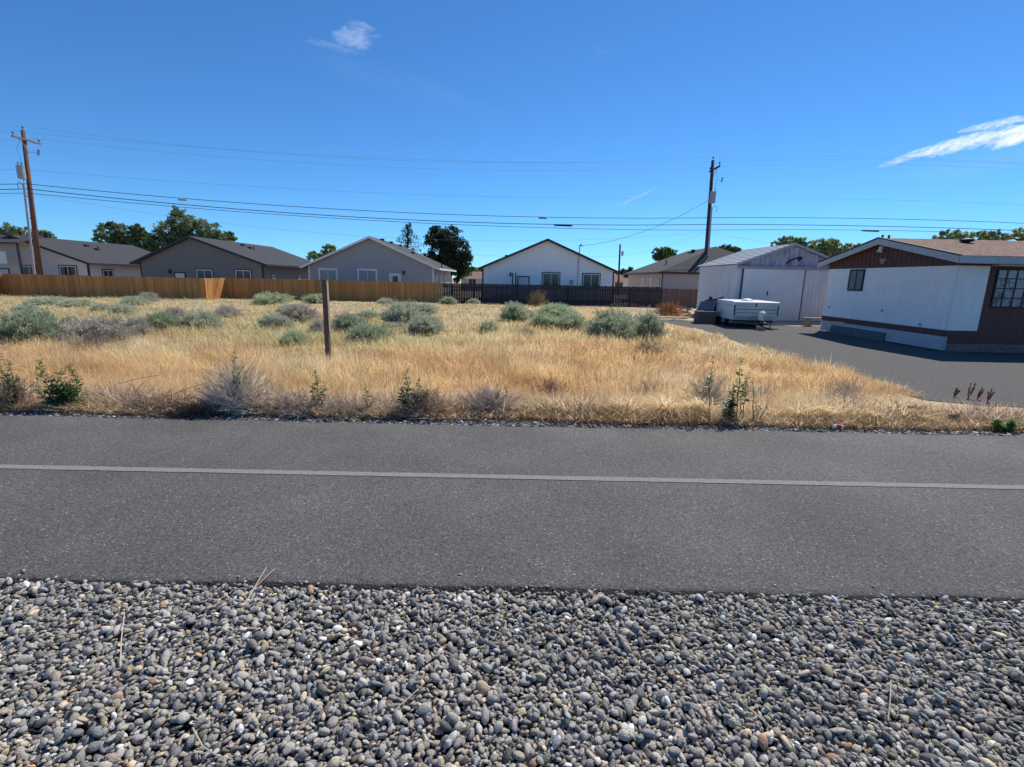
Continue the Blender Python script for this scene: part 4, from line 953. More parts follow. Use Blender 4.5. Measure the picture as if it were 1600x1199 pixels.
def roofz(pk, e, X): t = (X - pk[0]) / (e[0] - pk[0]); return pk[1] + (e[1] - pk[1]) * t
def ez(px, py, Y): p = at(px, py, Y); return (p.x, p.z)
def win_px(parent, yw, x0, x1, y1, trim, pane=None, h=1.2):
    a = at(x0, y1 + 3, yw); b = at(x1, y1 + 3.4, yw); zt_ = at((x0 + x1) / 2, y1, yw).z
    return window(parent, (a.x, yw, zt_ - h), (1, 0, 0), (0, -1, 0), b.x - a.x, h, trim, pane=pane)

# A: greige house at far left
Yf = 46.0; pk = ez(15, 367, Yf); eR = ez(139, 411, Yf); half = eR[0] - pk[0]; eL = (pk[0] - half, eR[1])
root, rf, yw, xl, xr, und, ywb = gable_house('house', 'greige house at the far left behind the leaning utility pole', Yf, 60.6, eL, pk, eR, M['wallA'], M['trimdark'], M['shingle'])
win_px(root, yw, 36, 56, 416, M['trimdark']); win_px(root, yw, 93, 119, 416, M['trimdark'])
a = at(2, 421, yw); door(root, (a.x - 0.3, yw, at(2, 421, yw).z - 2.0), (1, 0, 0), (0, -1, 0), 0.95, 2.0, M['trimdark'], M['doorwhite'])
# lower wing with a paler front at the frame's left edge
p0, p1 = at(-60, 376, 44.6), at(27, 379, 44.6)
mb = MB(); mb.obox((p0.x, 44.6, p1.z - 0.12), (p1.x - p0.x, 0, 0), (0, 2.6, 0.75), (0, 0, 0.12)); wg = mb.build('porch_roof', M['shingle'], root)
mb = MB(); q0, q1 = at(-40, 392, 44.7), at(8, 412, 44.7)
for k in range(8): z = q1.z + (q0.z - q1.z) * k / 8; mb.box(q0.x, q1.x, 44.9, 44.96, z, z + (q0.z - q1.z) / 8 * 0.8)
mb.build('porch_louvre', M['vinyl'], root)
for X in (p0.x + 0.3, p1.x - 0.2): mb = MB(); mb.box(X - 0.07, X + 0.07, 44.7, 44.84, ZF, p1.z - 0.12); mb.build('porch_post', M['trimdark'], root)
for (px, py, k) in ((135, 384, 'box'), (150, 381, 'box'), (153, 388, 'pipe')):
    Y_ = 52.0; X = at(px, py, Y_).x; roof_vent(rf, X, Y_, roofz(pk, eR, X), k)
# side wall windows facing right
window(root, (xr, 48.0, ZF + 1.2), (0, 1, 0), (1, 0, 0), 1.2, 1.0, M['trimdark'])

# B: charcoal house
Yf = 47.0; pk = ez(293, 368.5, Yf); eL = ez(204, 410, Yf); eR = ez(415, 413, Yf)
root, rf, yw, xl, xr, und, ywb = gable_house('house', 'charcoal brown house with dark trim behind the orange fence', Yf, 63.0, eL, pk, eR, M['wallB'], M['trimdark'], M['shingle'])
win_px(root, yw, 307, 332, 421.5, M['trimdark']); win_px(root, yw, 368, 392, 422.5, M['trimdark'])
a = at(274, 427, yw); door(root, (a.x, yw, a.z - 2.0), (1, 0, 0), (0, -1, 0), 0.85, 2.0, M['trimdark'], M['doorwhite'])
q = at(266, 424, yw); mb = MB(); mb.box(q.x - 0.09, q.x + 0.09, yw - 0.14, yw - 0.002, q.z - 0.22, q.z + 0.16); mb.build('wall_lamp', M['black'], root)
mb = MB(); mb.box(xr + 0.003, xr + 0.02, yw + 0.2, ywb - 0.2, ZF + 1.05, ZF + 1.45); mb.build('white_band', M['trimwhite'], root)
for (yy) in (49.0, 55.0): window(root, (xr, yy, ZF + 1.0), (0, 1, 0), (1, 0, 0), 0.6, 1.1, M['trimdark'])
for (px, py, k) in ((379, 384, 'box'), (390, 383, 'box'), (397, 389, 'pipe')):
    Y_ = 54.0; X = at(px, py, Y_).x; roof_vent(rf, X, Y_, roofz(pk, eR, X), k)

# C: slate house with white trim
Yf = 47.0; pk = ez(576.5, 369, Yf); eL = ez(470, 416, Yf); eR = ez(685, 419, Yf)
root, rf, yw, xl, xr, und, ywb = gable_house('house', 'slate grey house with white trim behind the brown fence', Yf, 60.5, eL, pk, eR, M['wallC'], M['trimwhite'], M['shingle2'])
win_px(root, yw, 499, 526, 421, M['trimwhite'], M['glassblind']); win_px(root, yw, 560, 588, 422, M['trimwhite'], M['glassblind'])
a = at(610, 429, yw); door(root, (a.x, yw, a.z - 2.0), (1, 0, 0), (0, -1, 0), 0.9, 2.0, M['trimwhite'], M['doorwhite'], True)
q = at(631, 426, yw); mb = MB(); mb.box(q.x - 0.08, q.x + 0.08, yw - 0.14, yw - 0.002, q.z - 0.18, q.z + 0.14); mb.build('wall_lamp', M['black'], root)
for (yy) in (48.4, 51.5, 55.0): window(root, (xr, yy, ZF + 1.3), (0, 1, 0), (1, 0, 0), 0.7, 1.1, M['trimdark'], mull=0)
mb = MB(); mb.box(xr + 0.003, xr + 0.02, yw + 0.2, ywb - 0.2, ZF + 0.6, ZF + 1.25); mb.build('white_band', M['trimwhite'], root)
for (px, py, k, Y_) in ((597, 371, 'box', 50.5), (611, 377, 'box', 53.5), (625, 380, 'box', 56.5), (645, 396, 'box', 53), (690, 413, 'pipe', 50)):
    X = at(px, py, Y_).x; roof_vent(rf, X, Y_, roofz(pk, eR, X), k)

# D: white house with black trim
Yf = 47.0; pk = ez(856, 373, Yf); eL = ez(747.5, 418.5, Yf); eR = ez(967, 424.5, Yf)
root, rf, yw, xl, xr, und, ywb = gable_house('house', 'white gabled house with black trim behind the black fence', Yf, 60.0, eL, pk, eR, M['wallD'], M['trimdark'], M['shingle'], side_over=0.32)
HD = root
win_px(root, yw, 848, 874, 427, M['trimdark']); win_px(root, yw, 911, 937, 428.5, M['trimdark'])
a = at(810, 433, yw); door(root, (a.x, yw, a.z - 2.0), (1, 0, 0), (0, -1, 0), 0.95, 2.0, M['trimdark'], M['doorwhite'])
q = at(797.5, 428.5, yw); mb = MB(); mb.box(q.x - 0.07, q.x + 0.07, yw - 0.14, yw - 0.002, q.z - 0.2, q.z + 0.15); mb.build('wall_lamp', M['black'], root)
for px in (801, 806): q = at(px, 427, yw - 1.2); mb = MB(); mb.box(q.x - 0.06, q.x + 0.06, yw - 1.26, yw - 1.14, ZF, q.z); mb.build('porch_post', M['trimdark'], root)
q = at(903, 430, yw); mb = MB(); mb.tube([(q.x, yw - 0.05, ZF + 0.8), (q.x, yw - 0.05, und(q.x) - 0.02)], 0.03, 6); mb.build('conduit', M['galv'], root)
mt = at(906.5, 384, yw - 0.05); mb = MB(); mb.tube([(mt.x, yw + 0.3, roofz(pk, eR, mt.x) - 0.1), (mt.x, yw + 0.3, mt.z)], 0.045, 8); mb.tube([(mt.x, yw + 0.3, mt.z), (mt.x + 0.12, yw + 0.3, mt.z + 0.10), (mt.x + 0.24, yw + 0.3, mt.z - 0.02)], 0.08, 8); mb.build('service_mast', M['galv'], root)
q = at(893, 441, yw); mb = MB(); mb.box(q.x - 0.14, q.x + 0.14, yw - 0.16, yw - 0.003, q.z - 0.25, q.z + 0.2); mb.build('electric_meter', M['galv'], root)
roof_vent(rf, at(792, 399, 49).x, 49, roofz(pk, eL, at(792, 399, 49).x), 'box')

# E: tan house, hip roof
def tan_house():
    XL = at(1035, 440, 48.4).x; XR = XL + 12.2; YF, YB = 48.4, 63.0
    root = thing('house', 'tan house with a grey hip roof behind the shed', 'house', (XL, YF, ZF))
    z_e = at(1035, 425, 48).z; ov = 0.45
    r1 = at(1115, 386, 52.5); r2 = at(1062, 394, 62.0); rz = r1.z; rx = (XL + XR) / 2
    A, B, Cc, Dd = (XL - ov, YF - ov, z_e), (XR + ov, YF - ov, z_e), (XR + ov, YB + ov, z_e), (XL - ov, YB + ov, z_e)
    R1, R2 = (rx, 52.0, rz), (rx, 60.5, rz)
    mb = MB(); lo = [(p[0], p[1], p[2] - TH) for p in (A, B, Cc, Dd)]
    mb.add([A, B, Cc, Dd, R1, R2] + lo, [(0, 1, 4), (1, 2, 5, 4), (2, 3, 5), (3, 0, 4, 5), (0, 6, 7, 1), (1, 7, 8, 2), (2, 8, 9, 3), (3, 9, 6, 0), (6, 9, 8, 7)])
    rf = mb.build('roof', M['shingle2'], root)
    mb = MB(); mb.box(A[0] - 0.1, A[0] - 0.003, A[1] - 0.1, Dd[1], z_e - 0.17, z_e + 0.01); mb.box(A[0], B[0], A[1] - 0.1, A[1] - 0.003, z_e - 0.17, z_e + 0.01); mb.build('gutter', M['trimdark'], rf)
    mb = MB(); mb.box(XL, XR, YF, YB, ZF, z_e - TH - 0.003); mb.build('wall', M['wallE'], root)
    mb = MB(); mb.tube([(XL - 0.05, YF - 0.05, ZF), (XL - 0.05, YF - 0.05, z_e - 0.2)], 0.05, 8); mb.build('downspout', M['trimdark'], root)
    for (pa, yy) in ((1025, 49.4), (1012, 52.2), (1000, 55.6)): window(root, (XL, yy + 0.55, ZF + 1.35), (0, -1, 0), (-1, 0, 0), 0.55, 1.05, M['trimdark'] if pa == 1025 else M['trimwhite'], mull=0, pane=M['glassblind'])
    for (px, py, Y_) in ((1078, 395, 56.5), (1083, 391, 55), (1080, 413, 50.2), (1124, 388, 53)):
        q = at(px, py, Y_); mb = MB(); zz = q.z - 0.05; mb.box(q.x - 0.17, q.x + 0.17, Y_ - 0.17, Y_ + 0.17, zz - 0.4, zz + 0.1); mb.build('roof_vent', M['black'], rf)
    q = at(1041, 410, 52.5); mb = MB(); mb.tube([(q.x, q.y, q.z - 0.5), (q.x, q.y, q.z + 0.25)], 0.06, 8); mb.build('vent_pipe', M['black'], rf)
tan_house()

# tiny far houses glimpsed in the gaps
def far_house(px, w, ztop_px, Y, wallm, roofm, label):
    a = at(px, ztop_px, Y); wm = w / F * Y; root = thing('house', label, 'house', (a.x, Y, ZF))
    zt_ = a.z; mb = MB(); mb.box(a.x - wm / 2, a.x + wm / 2, Y, Y + 9, ZF, zt_ - 1.3); mb.build('wall', wallm, root)
    mb = MB(); mb.prism([(a.x - wm / 2 - 0.4, Y - 0.4, zt_ - 1.3), (a.x - wm / 2 - 0.4, Y + 9.4, zt_ - 1.3), (a.x - wm / 2 - 0.4, Y + 4.5, zt_)], (wm + 0.8, 0, 0)); mb.build('roof', roofm, root)
    window(root, (a.x - 0.7, Y, ZF + 1.0), (1, 0, 0), (0, -1, 0), 1.4, 1.1, None)
far_house(738, 34, 424, 88, M['concrete'], M['mhroof'], 'small far house with a tan roof seen left of the white house')
far_house(968, 40, 429, 84, M['wallD'], M['mhroof'], 'small far house with a pale wall seen right of the white house')

# ------------------------------------------------------------------ shed
def shed():
    Yf, Yb = 30.0, 36.0
    fl = at(1153, 411, Yf); pkp = at(1240, 381, Yf); XL = fl.x; XP = pkp.x; XR = 2 * XP - XL; ze = fl.z; zp = pkp.z
    root = thing('metal_shed', 'peeling white metal shed with big sliding doors', 'shed', (XL, Yf, ZF))
    mb = MB(); t = 0.05
    for a, b in (((XL - 0.15, ze - 0.04), (XP, zp)), ((XP, zp), (XR + 0.15, ze - 0.04))):
        A, B = Vector((a[0], Yf - 0.25, a[1])), Vector((b[0], Yf - 0.25, b[1])); mb.obox(A - Vector((0, 0, t)), B - A, (0, Yb - Yf + 0.5, 0), (0, 0, t))
        n = 10
        for k in range(n):
            q = A.lerp(B, (k + 0.5) / n); mb.obox(q + Vector((0, 0, 0.001)), (B - A) / (B - A).length * 0.05, (0, Yb - Yf + 0.5, 0), (0, 0, 0.03))
    rf = mb.build('roof', M['shedroof'], root)
    mb = MB()
    for a, b in (((XL - 0.15, ze - 0.04), (XP, zp)), ((XP, zp), (XR + 0.15, ze - 0.04))):
        A, B = Vector((a[0], Yf - 0.275, a[1] + 0.03)), Vector((b[0], Yf - 0.275, b[1] + 0.03)); mb.obox(A - Vector((0, 0, 0.14)), B - A, (0, 0.022, 0), (0, 0, 0.14))
    mb.build('rake_trim', M['shedroof'], rf)
    zl = at(1200, 420, Yf).z
    # lower walls, corrugated: real ribs
    mb = MB(); mb.prism([(XL, Yf, ZF), (XR, Yf, ZF), (XR, Yf, ze - t - 0.06), (XP, Yf, zp - t - 0.02), (XL, Yf, ze - t - 0.06)], (0, Yb - Yf, 0)); w_ = mb.build('wall', M['shed'], root)
    mb = MB()
    for k in range(26): y = Yf + 0.1 + k * 0.225; mb.box(XL - 0.025, XL - 0.002, y, y + 0.05, ZF + 0.02, ze - 0.14)
    mb.build('side_rib', M['shed'], w_)
    mb = MB()
    zb = zl + 0.14
    pts = [(XL + 0.02, Yf - 0.03, zb), (XR - 0.02, Yf - 0.03, zb)]
    def uz(X): return ze - 0.12 + (zp - ze) * (1 - abs(X - XP) / (XP - XL))
    mb.prism([(XL + 0.02, Yf - 0.022, zb), (XR - 0.02, Yf - 0.022, zb), (XR - 0.02, Yf - 0.022, max(uz(XR - .02), zb + .02)), (XP, Yf - 0.022, uz(XP)), (XL + 0.02, Yf - 0.022, max(uz(XL + .02), zb + .02))], (0, 0.02, 0))
    n = 30
    for k in range(n):
        X = XL + 0.1 + (XR - XL - 0.2) * k / n; h = uz(X) - zb - 0.03
        if h > 0.08: mb.box(X, X + 0.035, Yf - 0.045, Yf - 0.023, zb + 0.01, zb + h)
    mb.build('gable_panel', M['shedgable'], root)
    mb = MB(); mb.box(XL - 0.05, XR + 0.3, Yf - 0.20, Yf - 0.05, zl - 0.02, zl + 0.13); mb.box(XL - 0.05, XR + 0.3, Yf - 0.215, Yf - 0.20, zl + 0.10, zl + 0.125); mb.build('door_track', M['galv'], root, label='dark grey sliding door track across the front')
    x1 = at(1158, 440, Yf).x; x2 = at(1254, 440, Yf).x
    mb = MB(); mb.box(x1 + 0.05, x2, Yf - 0.11, Yf - 0.06, ZF + 0.09, zl - 0.03); d1 = mb.build('sliding_door', M['sheddoor'], root, label='smooth flat left sliding door')
    mb = MB(); mb.box(x2 + 0.05, XR + 0.1, Yf - 0.11, Yf - 0.06, ZF + 0.09, zl - 0.03)
    for k in range(16): X = x2 + 0.12 + k * 0.24; mb.box(X, X + 0.04, Yf - 0.128, Yf - 0.111, ZF + 0.1, zl - 0.05)
    d2 = mb.build('sliding_door', M['shed'], root, label='ribbed stained right sliding door')
    mb = MB(); mb.box(x1 - 0.03, x1 + 0.048, Yf - 0.13, Yf - 0.05, ZF + 0.02, zl - 0.03); mb.box(x2 + 0.003, x2 + 0.047, Yf - 0.13, Yf - 0.06, ZF + 0.09, zl - 0.03); mb.build('door_frame', M['darkseam'], root)
    q = at(1179, 452, Yf - 0.11)
    mb = MB(); mb.box(q.x + .75, q.x + .80, Yf - 0.15, Yf - 0.112, q.z - .35, q.z - 0.1); mb.build('handle', M['black'], d1)
    q = at(1231, 409, Yf); mb = MB(); mb.tube([(q.x - 0.1, Yf - 0.05, q.z - 0.12), (q.x + 0.05, Yf - 0.3, q.z + 0.1), (q.x + 0.3, Yf - 0.5, q.z + 0.22)], [0.05, 0.05, 0.04], 6); mb.tube([(q.x + 0.3, Yf - 0.5, q.z + 0.22), (q.x + 0.42, Yf - 0.6, q.z + 0.1)], [0.10, 0.14], 10); mb.build('flood_lamp', M['black'], root)
shed()

# ------------------------------------------------------------------ mobile home
def mobile_home():
    X = 15.25; Yn = 17.4; Yk = 24.5; XE = 34.0
    X = at(1481, 505, Yn).x
    root = thing('mobile_home', 'white and brown mobile home with a tan shingle roof beside the driveway', 'mobile home', (X, Yn, ZF))
    zf = at(1481, 516.5, Yn).z           # bottom of white wall
    zt_ = at(1498, 415, Yn).z            # top of white wall
    ov = 0.38; ro = 0.35
    c = at(1499, 399, Yn - ov); ze = c.z; yp = (Yn + Yk) / 2; zp = at(1372, 372, yp).z
    # roof
    mb = MB(); t = 0.14; x0 = X - ro
    for (ya, za), (yb, zb) in (((Yn - ov, ze), (yp, zp)), ((yp, zp), (Yk + ov, ze))):
        A, B = Vector((x0, ya, za)), Vector((x0, yb, zb)); mb.obox(A - Vector((0, 0, t)), (XE + 0.4 - x0, 0, 0), B - A, (0, 0, t))
    rf = mb.build('roof', M['mhroof'], root)
    mb = MB(); fh = 0.23
    for (ya, za), (yb, zb) in (((Yn - ov - 0.02, ze + 0.0), (yp, zp)), ((yp, zp), (Yk + ov, ze + 0.0))):
        A, B = Vector((x0 - 0.033, ya, za - 0.02)), Vector((x0 - 0.033, yb, zb - 0.02)); mb.obox(A - Vector((0, 0, fh)), (0.03, 0, 0), B - A, (0, 0, fh))
    mb.box(x0 - 0.033, XE + 0.4, Yn - ov - 0.05, Yn - ov - 0.003, ze - fh - 0.02, ze - 0.02)
    mb.build('fascia', M['mhtrim'], rf)
    mb = MB()
    for (ya, za), (yb, zb) in (((Yn - ov - 0.04, ze - 0.004), (yp, zp - 0.002)), ((yp, zp - 0.002), (Yk + ov + 0.02, ze - 0.004))):
        A, B = Vector((x0 - 0.06, ya, za)), Vector((x0 - 0.06, yb, zb)); mb.obox(A, (0.062, 0, 0), B - A, (0, 0, 0.035))
    mb.build('drip_edge', M['black'], rf)
    q = at(1508, 374, yp - 1.0)
    for px in (1511,):
        p = at(px, 376, yp - 0.9); mb = MB(); mb.lathe((p.x, p.y, p.z - 0.25), [(0.05, 0), (0.10, 0.18), (0.24, 0.24), (0.24, 0.29), (0.02, 0.34)], 12); mb.build('roof_vent', M['black'], rf)
    for px in (1378, 1388): p = at(px, 369, yp); mb = MB(); mb.box(p.x, p.x + 0.06, yp - 0.03, yp + 0.03, zp - 0.1, zp + 0.12); mb.build('vent_pipe', M['rust'], rf)
    # walls
    def uz(y): return (zp - (zp - ze) * abs(y - yp) / (yp - (Yn - ov))) - t - 0.01
    xb = at(1543, 440, Yn).x
    mb = MB(); mb.box(X, xb, Yn, Yk, zf, zt_); mb.build('wall', M['mhwhite'], root, label='white panel end wall')
    mb = MB(); mb.box(X - 0.012, X + 0.03, Yn - 0.012, Yn + 0.03, zf, zt_); mb.build('corner_strip', M['trimwhite'], root)  # thin added strip; its darker tone stands for faint shading at the corner
    zband = zf - 0.21
    mb = MB(); mb.box(X - 0.02, xb + 0.02, Yn - 0.02, Yk + 0.02, zband, zf - 0.003); mb.build('lower_trim', M['mhbrown'], root)
    mb = MB(); mb.prism([(X - 0.02, Yn - 0.02, zt_ + 0.003), (X - 0.02, Yk + 0.02, zt_ + 0.003), (X - 0.02, Yk + 0.02, uz(Yk + .02)), (X - 0.02, yp, uz(yp)), (X - 0.02, Yn - 0.02, uz(Yn - .02))], (XE - X, 0, 0))
    g = mb.build('gable', M['mhbrown'], root)
    for k in range(28):
        mb = MB(); y = Yn + 0.12 + k * 0.25; h = uz(y) - 0.03 - zt_
        if h > 0.1: mb.box(X - 0.036, X - 0.021, y, y + 0.05, zt_ + 0.02, zt_ + h)
        if h > 0.1: mb.build('batten', M['mhbrown'], g)
    mb = MB(); mb.box(xb, XE, Yn + 0.10, Yk, zband - 0.25, zt_); bw_ = mb.build('front_wall', M['mhbrown'], root, label='brown board front wall')
    for k in range(40):
        pass
    # soffit strip under the front eave
    mb = MB(); mb.box(xb + 0.02, XE, Yn - 0.3, Yn + 0.08, zt_ + 0.0, zt_ + 0.05); mb.build('soffit', M['mhtrim'], root)
    # big multi-pane window, reflections painted as patches in the glass colour
    w0 = at(1563, 420, Yn); w1 = at(1551, 481, Yn)
    window(root, (w0.x, Yn + 0.10, w1.z), (1, 0, 0), (0, -1, 0), 1.75, w0.z - w1.z, None, frame=M['black'], pane=M['mhglass'], mull=4, hbar=3, fw=0.045)
    # small window in the end wall: direction along -Y seen from left
    a = at(1324, 455, 0.1)
    def on_wall(px, py): d = ray(px, py); return EYE + d * (X / d.x)
    p0 = on_wall(1325, 453.5); p1 = on_wall(1352, 422)
    window(root, (X, p0.y, p0.z), (0, -1, 0), (-1, 0, 0), p0.y - p1.y, p1.z - p0.z, M['black'], frame=M['black'], pane=M['curtain'], mull=1, trimw=0.03, fw=0.03)
    q = on_wall(1381, 389); mb = MB(); mb.box(X - 0.16, X - 0.022, q.y - 0.06, q.y + 0.06, q.z - 0.06, q.z + 0.10); mb.tube([(X - 0.1, q.y - 0.05, q.z - 0.03), (X - 0.18, q.y - 0.1, q.z - 0.12)], [0.03, 0.055], 8); mb.tube([(X - 0.1, q.y + 0.05, q.z - 0.03), (X - 0.18, q.y + 0.1, q.z - 0.12)], [0.03, 0.055], 8); mb.build('flood_lamp', M['vinyl'], root)
    q = on_wall(1381, 408)
    mb = MB(); mb.prism([(X - 0.06, q.y + dy, q.z + dz) for dy, dz in ((0, -0.13), (0.08, -0.1), (0.1, 0.0), (0.19, 0.02), (0.14, 0.1), (0.05, 0.07), (0, 0.09), (-0.05, 0.07), (-0.14, 0.1), (-0.19, 0.02), (-0.1, 0.0), (-0.08, -0.1))], (0.035, 0, 0)); mb.build('wall_emblem', M['oldplank'], root)
    for px, py in ((1379, 485.5), (1438, 507), (1296, 480)):
        q = on_wall(px, py); mb = MB(); mb.box(X - 0.05, X - 0.002, q.y - 0.04, q.y + 0.04, q.z - 0.04, q.z + 0.04); mb.build('wall_outlet', M['galv'], root)
    # corrugated skirting
    ys = on_wall(1478, 540).y
    mb = MB(); n = 9; z0 = ZF + 0.05
    for k in range(n):
        z = z0 + (zband - 0.01 - z0) * k / n; hgt = (zband - 0.01 - z0) / n
        A = [(X - 0.05, Yk, z), (X - 0.05, Yk, z + hgt * 0.5), (X - 0.004, Yk, z + hgt * 0.7), (X - 0.004, Yk, z + hgt)]
        B = [(p[0], Yn - 0.05, p[2]) for p in A]
        for i in range(3): mb.add([A[i], A[i + 1], B[i + 1], B[i]], [(0, 1, 2, 3)])
        mb.add([A[3], (X - 0.05, Yk, z + hgt), (X - 0.05, Yn - 0.05, z + hgt), B[3]], [(0, 1, 2, 3)])
    mb.box(X - 0.003, X + 0.03, Yn - 0.05, Yk, z0, zband - 0.01)
    mb.build('skirting', M['skirt'], root)
    # brown block base under the front
    mb = MB(); zb = zband - 0.25; nrow = 4; hh = (zb - ZF) / nrow
    for r_ in range(nrow):
        x_ = X + 0.04 - (0.2 if r_ % 2 else 0)
        while x_ < XE - 0.4:
            a_ = max(x_, X + 0.05); mb.box(a_ + 0.006, x_ + 0.394, Yn - 0.02 + random.uniform(0, 0.02), Yn + 0.16, ZF + r_ * hh + 0.006, ZF + (r_ + 1) * hh - 0.006); x_ += 0.4
    mb.box(X + 0.05, XE, Yn + 0.05, Yn + 0.14, ZF, zb); mb.build('block_base', M['block'], root)
    mb = MB(); mb.box(X + 0.04, xb, Yn + 0.02, Yn + 0.1, zb + 0.0, zband - 0.002); mb.build('rim_board', M['mhbrown'], root)
    # grey plank leaned on the skirting
    qa = on_wall(1297, 515); qb = on_wall(1384, 532)
    mb = MB(); mb.obox((X - 0.16, qb.y, ZF + 0.012), (0.06, 0, 0), (0, qa.y - qb.y - 0.2, 0), (0.07, 0, 0.36)); o = mb.build('leaning_panel', M['rustgrey']); tag(o, 'long low grey panel leaning against the skirting of the mobile home', 'panel')
    return X, Yn, Yk
M['mhglass'] = mat('wide_window_glass', (0.33, 0.34, 0.36), 0.12, var=0.5, vscale=3.5, c2=(0.10, 0.09, 0.10), thresh=(0.50, 0.56), spec=0.6)  # pale and dark reflection patches are painted into this glass
M['curtain'] = mat('curtained_glass', (0.16, 0.19, 0.21), 0.15, var=0.25, vscale=5, stretch=(1, 4, 0.4), spec=0.6)
M['rustgrey'] = mat('grey_weathered_panel', (0.13, 0.13, 0.145), 0.9, var=0.25, vscale=3)
MX, MYn, MYk = mobile_home()

# ------------------------------------------------------------------ folded camper trailer
def camper():
    c = ground_hit(1147, 505); Yc = 25.2; cx = at(1146, 500, Yc).x
    root = thing('camper_trailer', 'folded white pop-up camper trailer parked in front of the shed', 'trailer', (cx, Yc, ZF))
    wd, ln = 2.08, 3.2; z0, z1, z2 = 0.42, 1.24, 1.43
    A = []
    def part(name, m, f, par=None, smooth=False, label=None):
        mb = MB(); f(mb); me = bpy.data.meshes.new(name); me.from_pydata(mb.v, [], mb.f); me.materials.append(m)
        o = link(name, me, par or root)
        if label: o['label'] = label
        return o
    # body: front face is slanted at the bottom
    def body(mb): mb.prism([(0, 0.16, z0), (0, 0.0, z0 + 0.25), (0, 0.0, z1), (0, ln, z1), (0, ln, z0 + 0.1), (0, ln - 0.15, z0)], (wd, 0, 0))
    bd = part('body', M['camper'], body)
    def side(mb):
        for (ya, yb, za, zb) in ((0.1, 0.55, z0 + 0.3, z1 - 0.06), (0.62, 1.1, z0 + 0.3, z1 - 0.06), (1.2, 2.2, z0 + 0.42, z1 - 0.06), (2.3, 3.2, z0 + 0.2, z1 - 0.06)): mb.box(-0.012, -0.002, ya, yb, za, zb)
    part('side_panel', M['camperside'], side)
    def seam(mb):
        mb.box(-0.02, 0.03, -0.02, -0.003, z0 + 0.25, z1); mb.box(wd - 0.03, wd + 0.02, -0.02, -0.003, z0 + 0.25, z1); mb.box(-0.02, -0.003, -0.02, 0.03, z0 + 0.25, z1)
        mb.box(0.03, wd - 0.03, -0.014, -0.003, z1 - 0.24, z1 - 0.21); mb.box(0.03, wd - 0.03, -0.014, -0.003, z0 + 0.40, z0 + 0.42)
    part('corner_strip', M['darkseam'], seam)
    def roof(mb): mb.prism([(-0.05, -0.06, z1 + 0.004), (-0.05, -0.06, z2 - 0.03), (-0.05, 0.2, z2), (-0.05, ln - 0.2, z2), (-0.05, ln + 0.06, z2 - 0.03), (-0.05, ln + 0.06, z1 + 0.004)], (wd + 0.1, 0, 0))
    rf = part('lid', M['vinyl'], roof)
    def strip(mb): mb.box(-0.056, wd + 0.056, -0.066, -0.061, z1 + 0.004, z2 - 0.10)
    part('lid_band', M['camper'], strip, rf)
    def dome(mb): mb.lathe((wd * 0.42, 0.9, z2 - 0.01), [(0.30, 0), (0.28, 0.06), (0.2, 0.12), (0.06, 0.15)], 14)
    part('roof_vent', M['vinyl'], dome, rf)
    def latch(mb): mb.box(wd * 0.47, wd * 0.47 + 0.05, -0.09, -0.067, z1 - 0.08, z1 + 0.1)
    part('latch', M['black'], latch)
    for s in (0, 1):
        def wheel(mb, s=s): X = 0.0 if s == 0 else wd - 0.2; mb.tube([(X + 0.02, 1.6, 0.30), (X + 0.2, 1.6, 0.30)], 0.30, 18)
        w = part('wheel', M['rubber'], wheel)
        def rim(mb, s=s): X = 0.015 if s == 0 else wd + 0.001; mb.tube([(X - 0.01, 1.6, 0.30), (X + 0.01, 1.6, 0.30)], 0.16, 14)
        part('rim', M['galv'], rim, w)
    def frame(mb):
        mb.box(0.15, wd - 0.15, 0.1, ln - 0.1, z0 - 0.1, z0 - 0.003); mb.box(0.3, wd - 0.3, 1.56, 1.64, 0.26, 0.34)
        for sx in (0.35, wd - 0.35): mb.tube([(sx, 0.2, z0 - 0.06), (wd / 2, -1.15, z0 - 0.06)], 0.05, 6)
        mb.tube([(wd / 2, -0.9, z0 - 0.06), (wd / 2, -1.5, z0 - 0.06)], 0.045, 6)
    part('tongue', M['black'], frame)
    def jack(mb): mb.tube([(wd / 2 + 0.02, -1.05, 0.05), (wd / 2 + 0.02, -1.05, 0.85)], 0.035, 8); mb.tube([(wd / 2, -1.05, 0.0), (wd / 2, -1.05, 0.06)], 0.1, 10); mb.tube([(wd / 2 + 0.02, -1.05, 0.83), (wd / 2 + 0.25, -1.05, 0.86)], 0.015, 6)
    part('jack', M['galv'], jack)
    def tank(mb): mb.lathe((wd / 2 + 0.10, -0.55, z0 + 0.04), [(0.10, 0), (0.16, 0.05), (0.165, 0.38), (0.12, 0.46), (0.05, 0.49), (0.05, 0.53)], 14)
    part('gas_tank', M['vinyl'], tank)
    def prop(mb): mb.box(wd * 0.36, wd * 0.52, -1.25, -1.0, 0.0, 0.22)
    part('jack_block', M['oldplank'], prop)
    for s in (0.18, wd - 0.18):
        def st(mb, s=s): mb.tube([(s, 0.25, 0.0), (s, 0.35, z0 - 0.05)], 0.025, 6)
        part('stabiliser', M['black'], st)
    def junk(mb):
        mb.tube([(wd * 0.62, -0.9, 0.05), (wd * 0.8, -0.55, 0.04), (wd * 0.95, -0.5, 0.04)], 0.03, 6)
    part('hitch_bar', M['rust'], junk)
    root.rotation_euler = (0, 0, R(-5.5)); root.scale = (1, 1, 0.92)
camper()

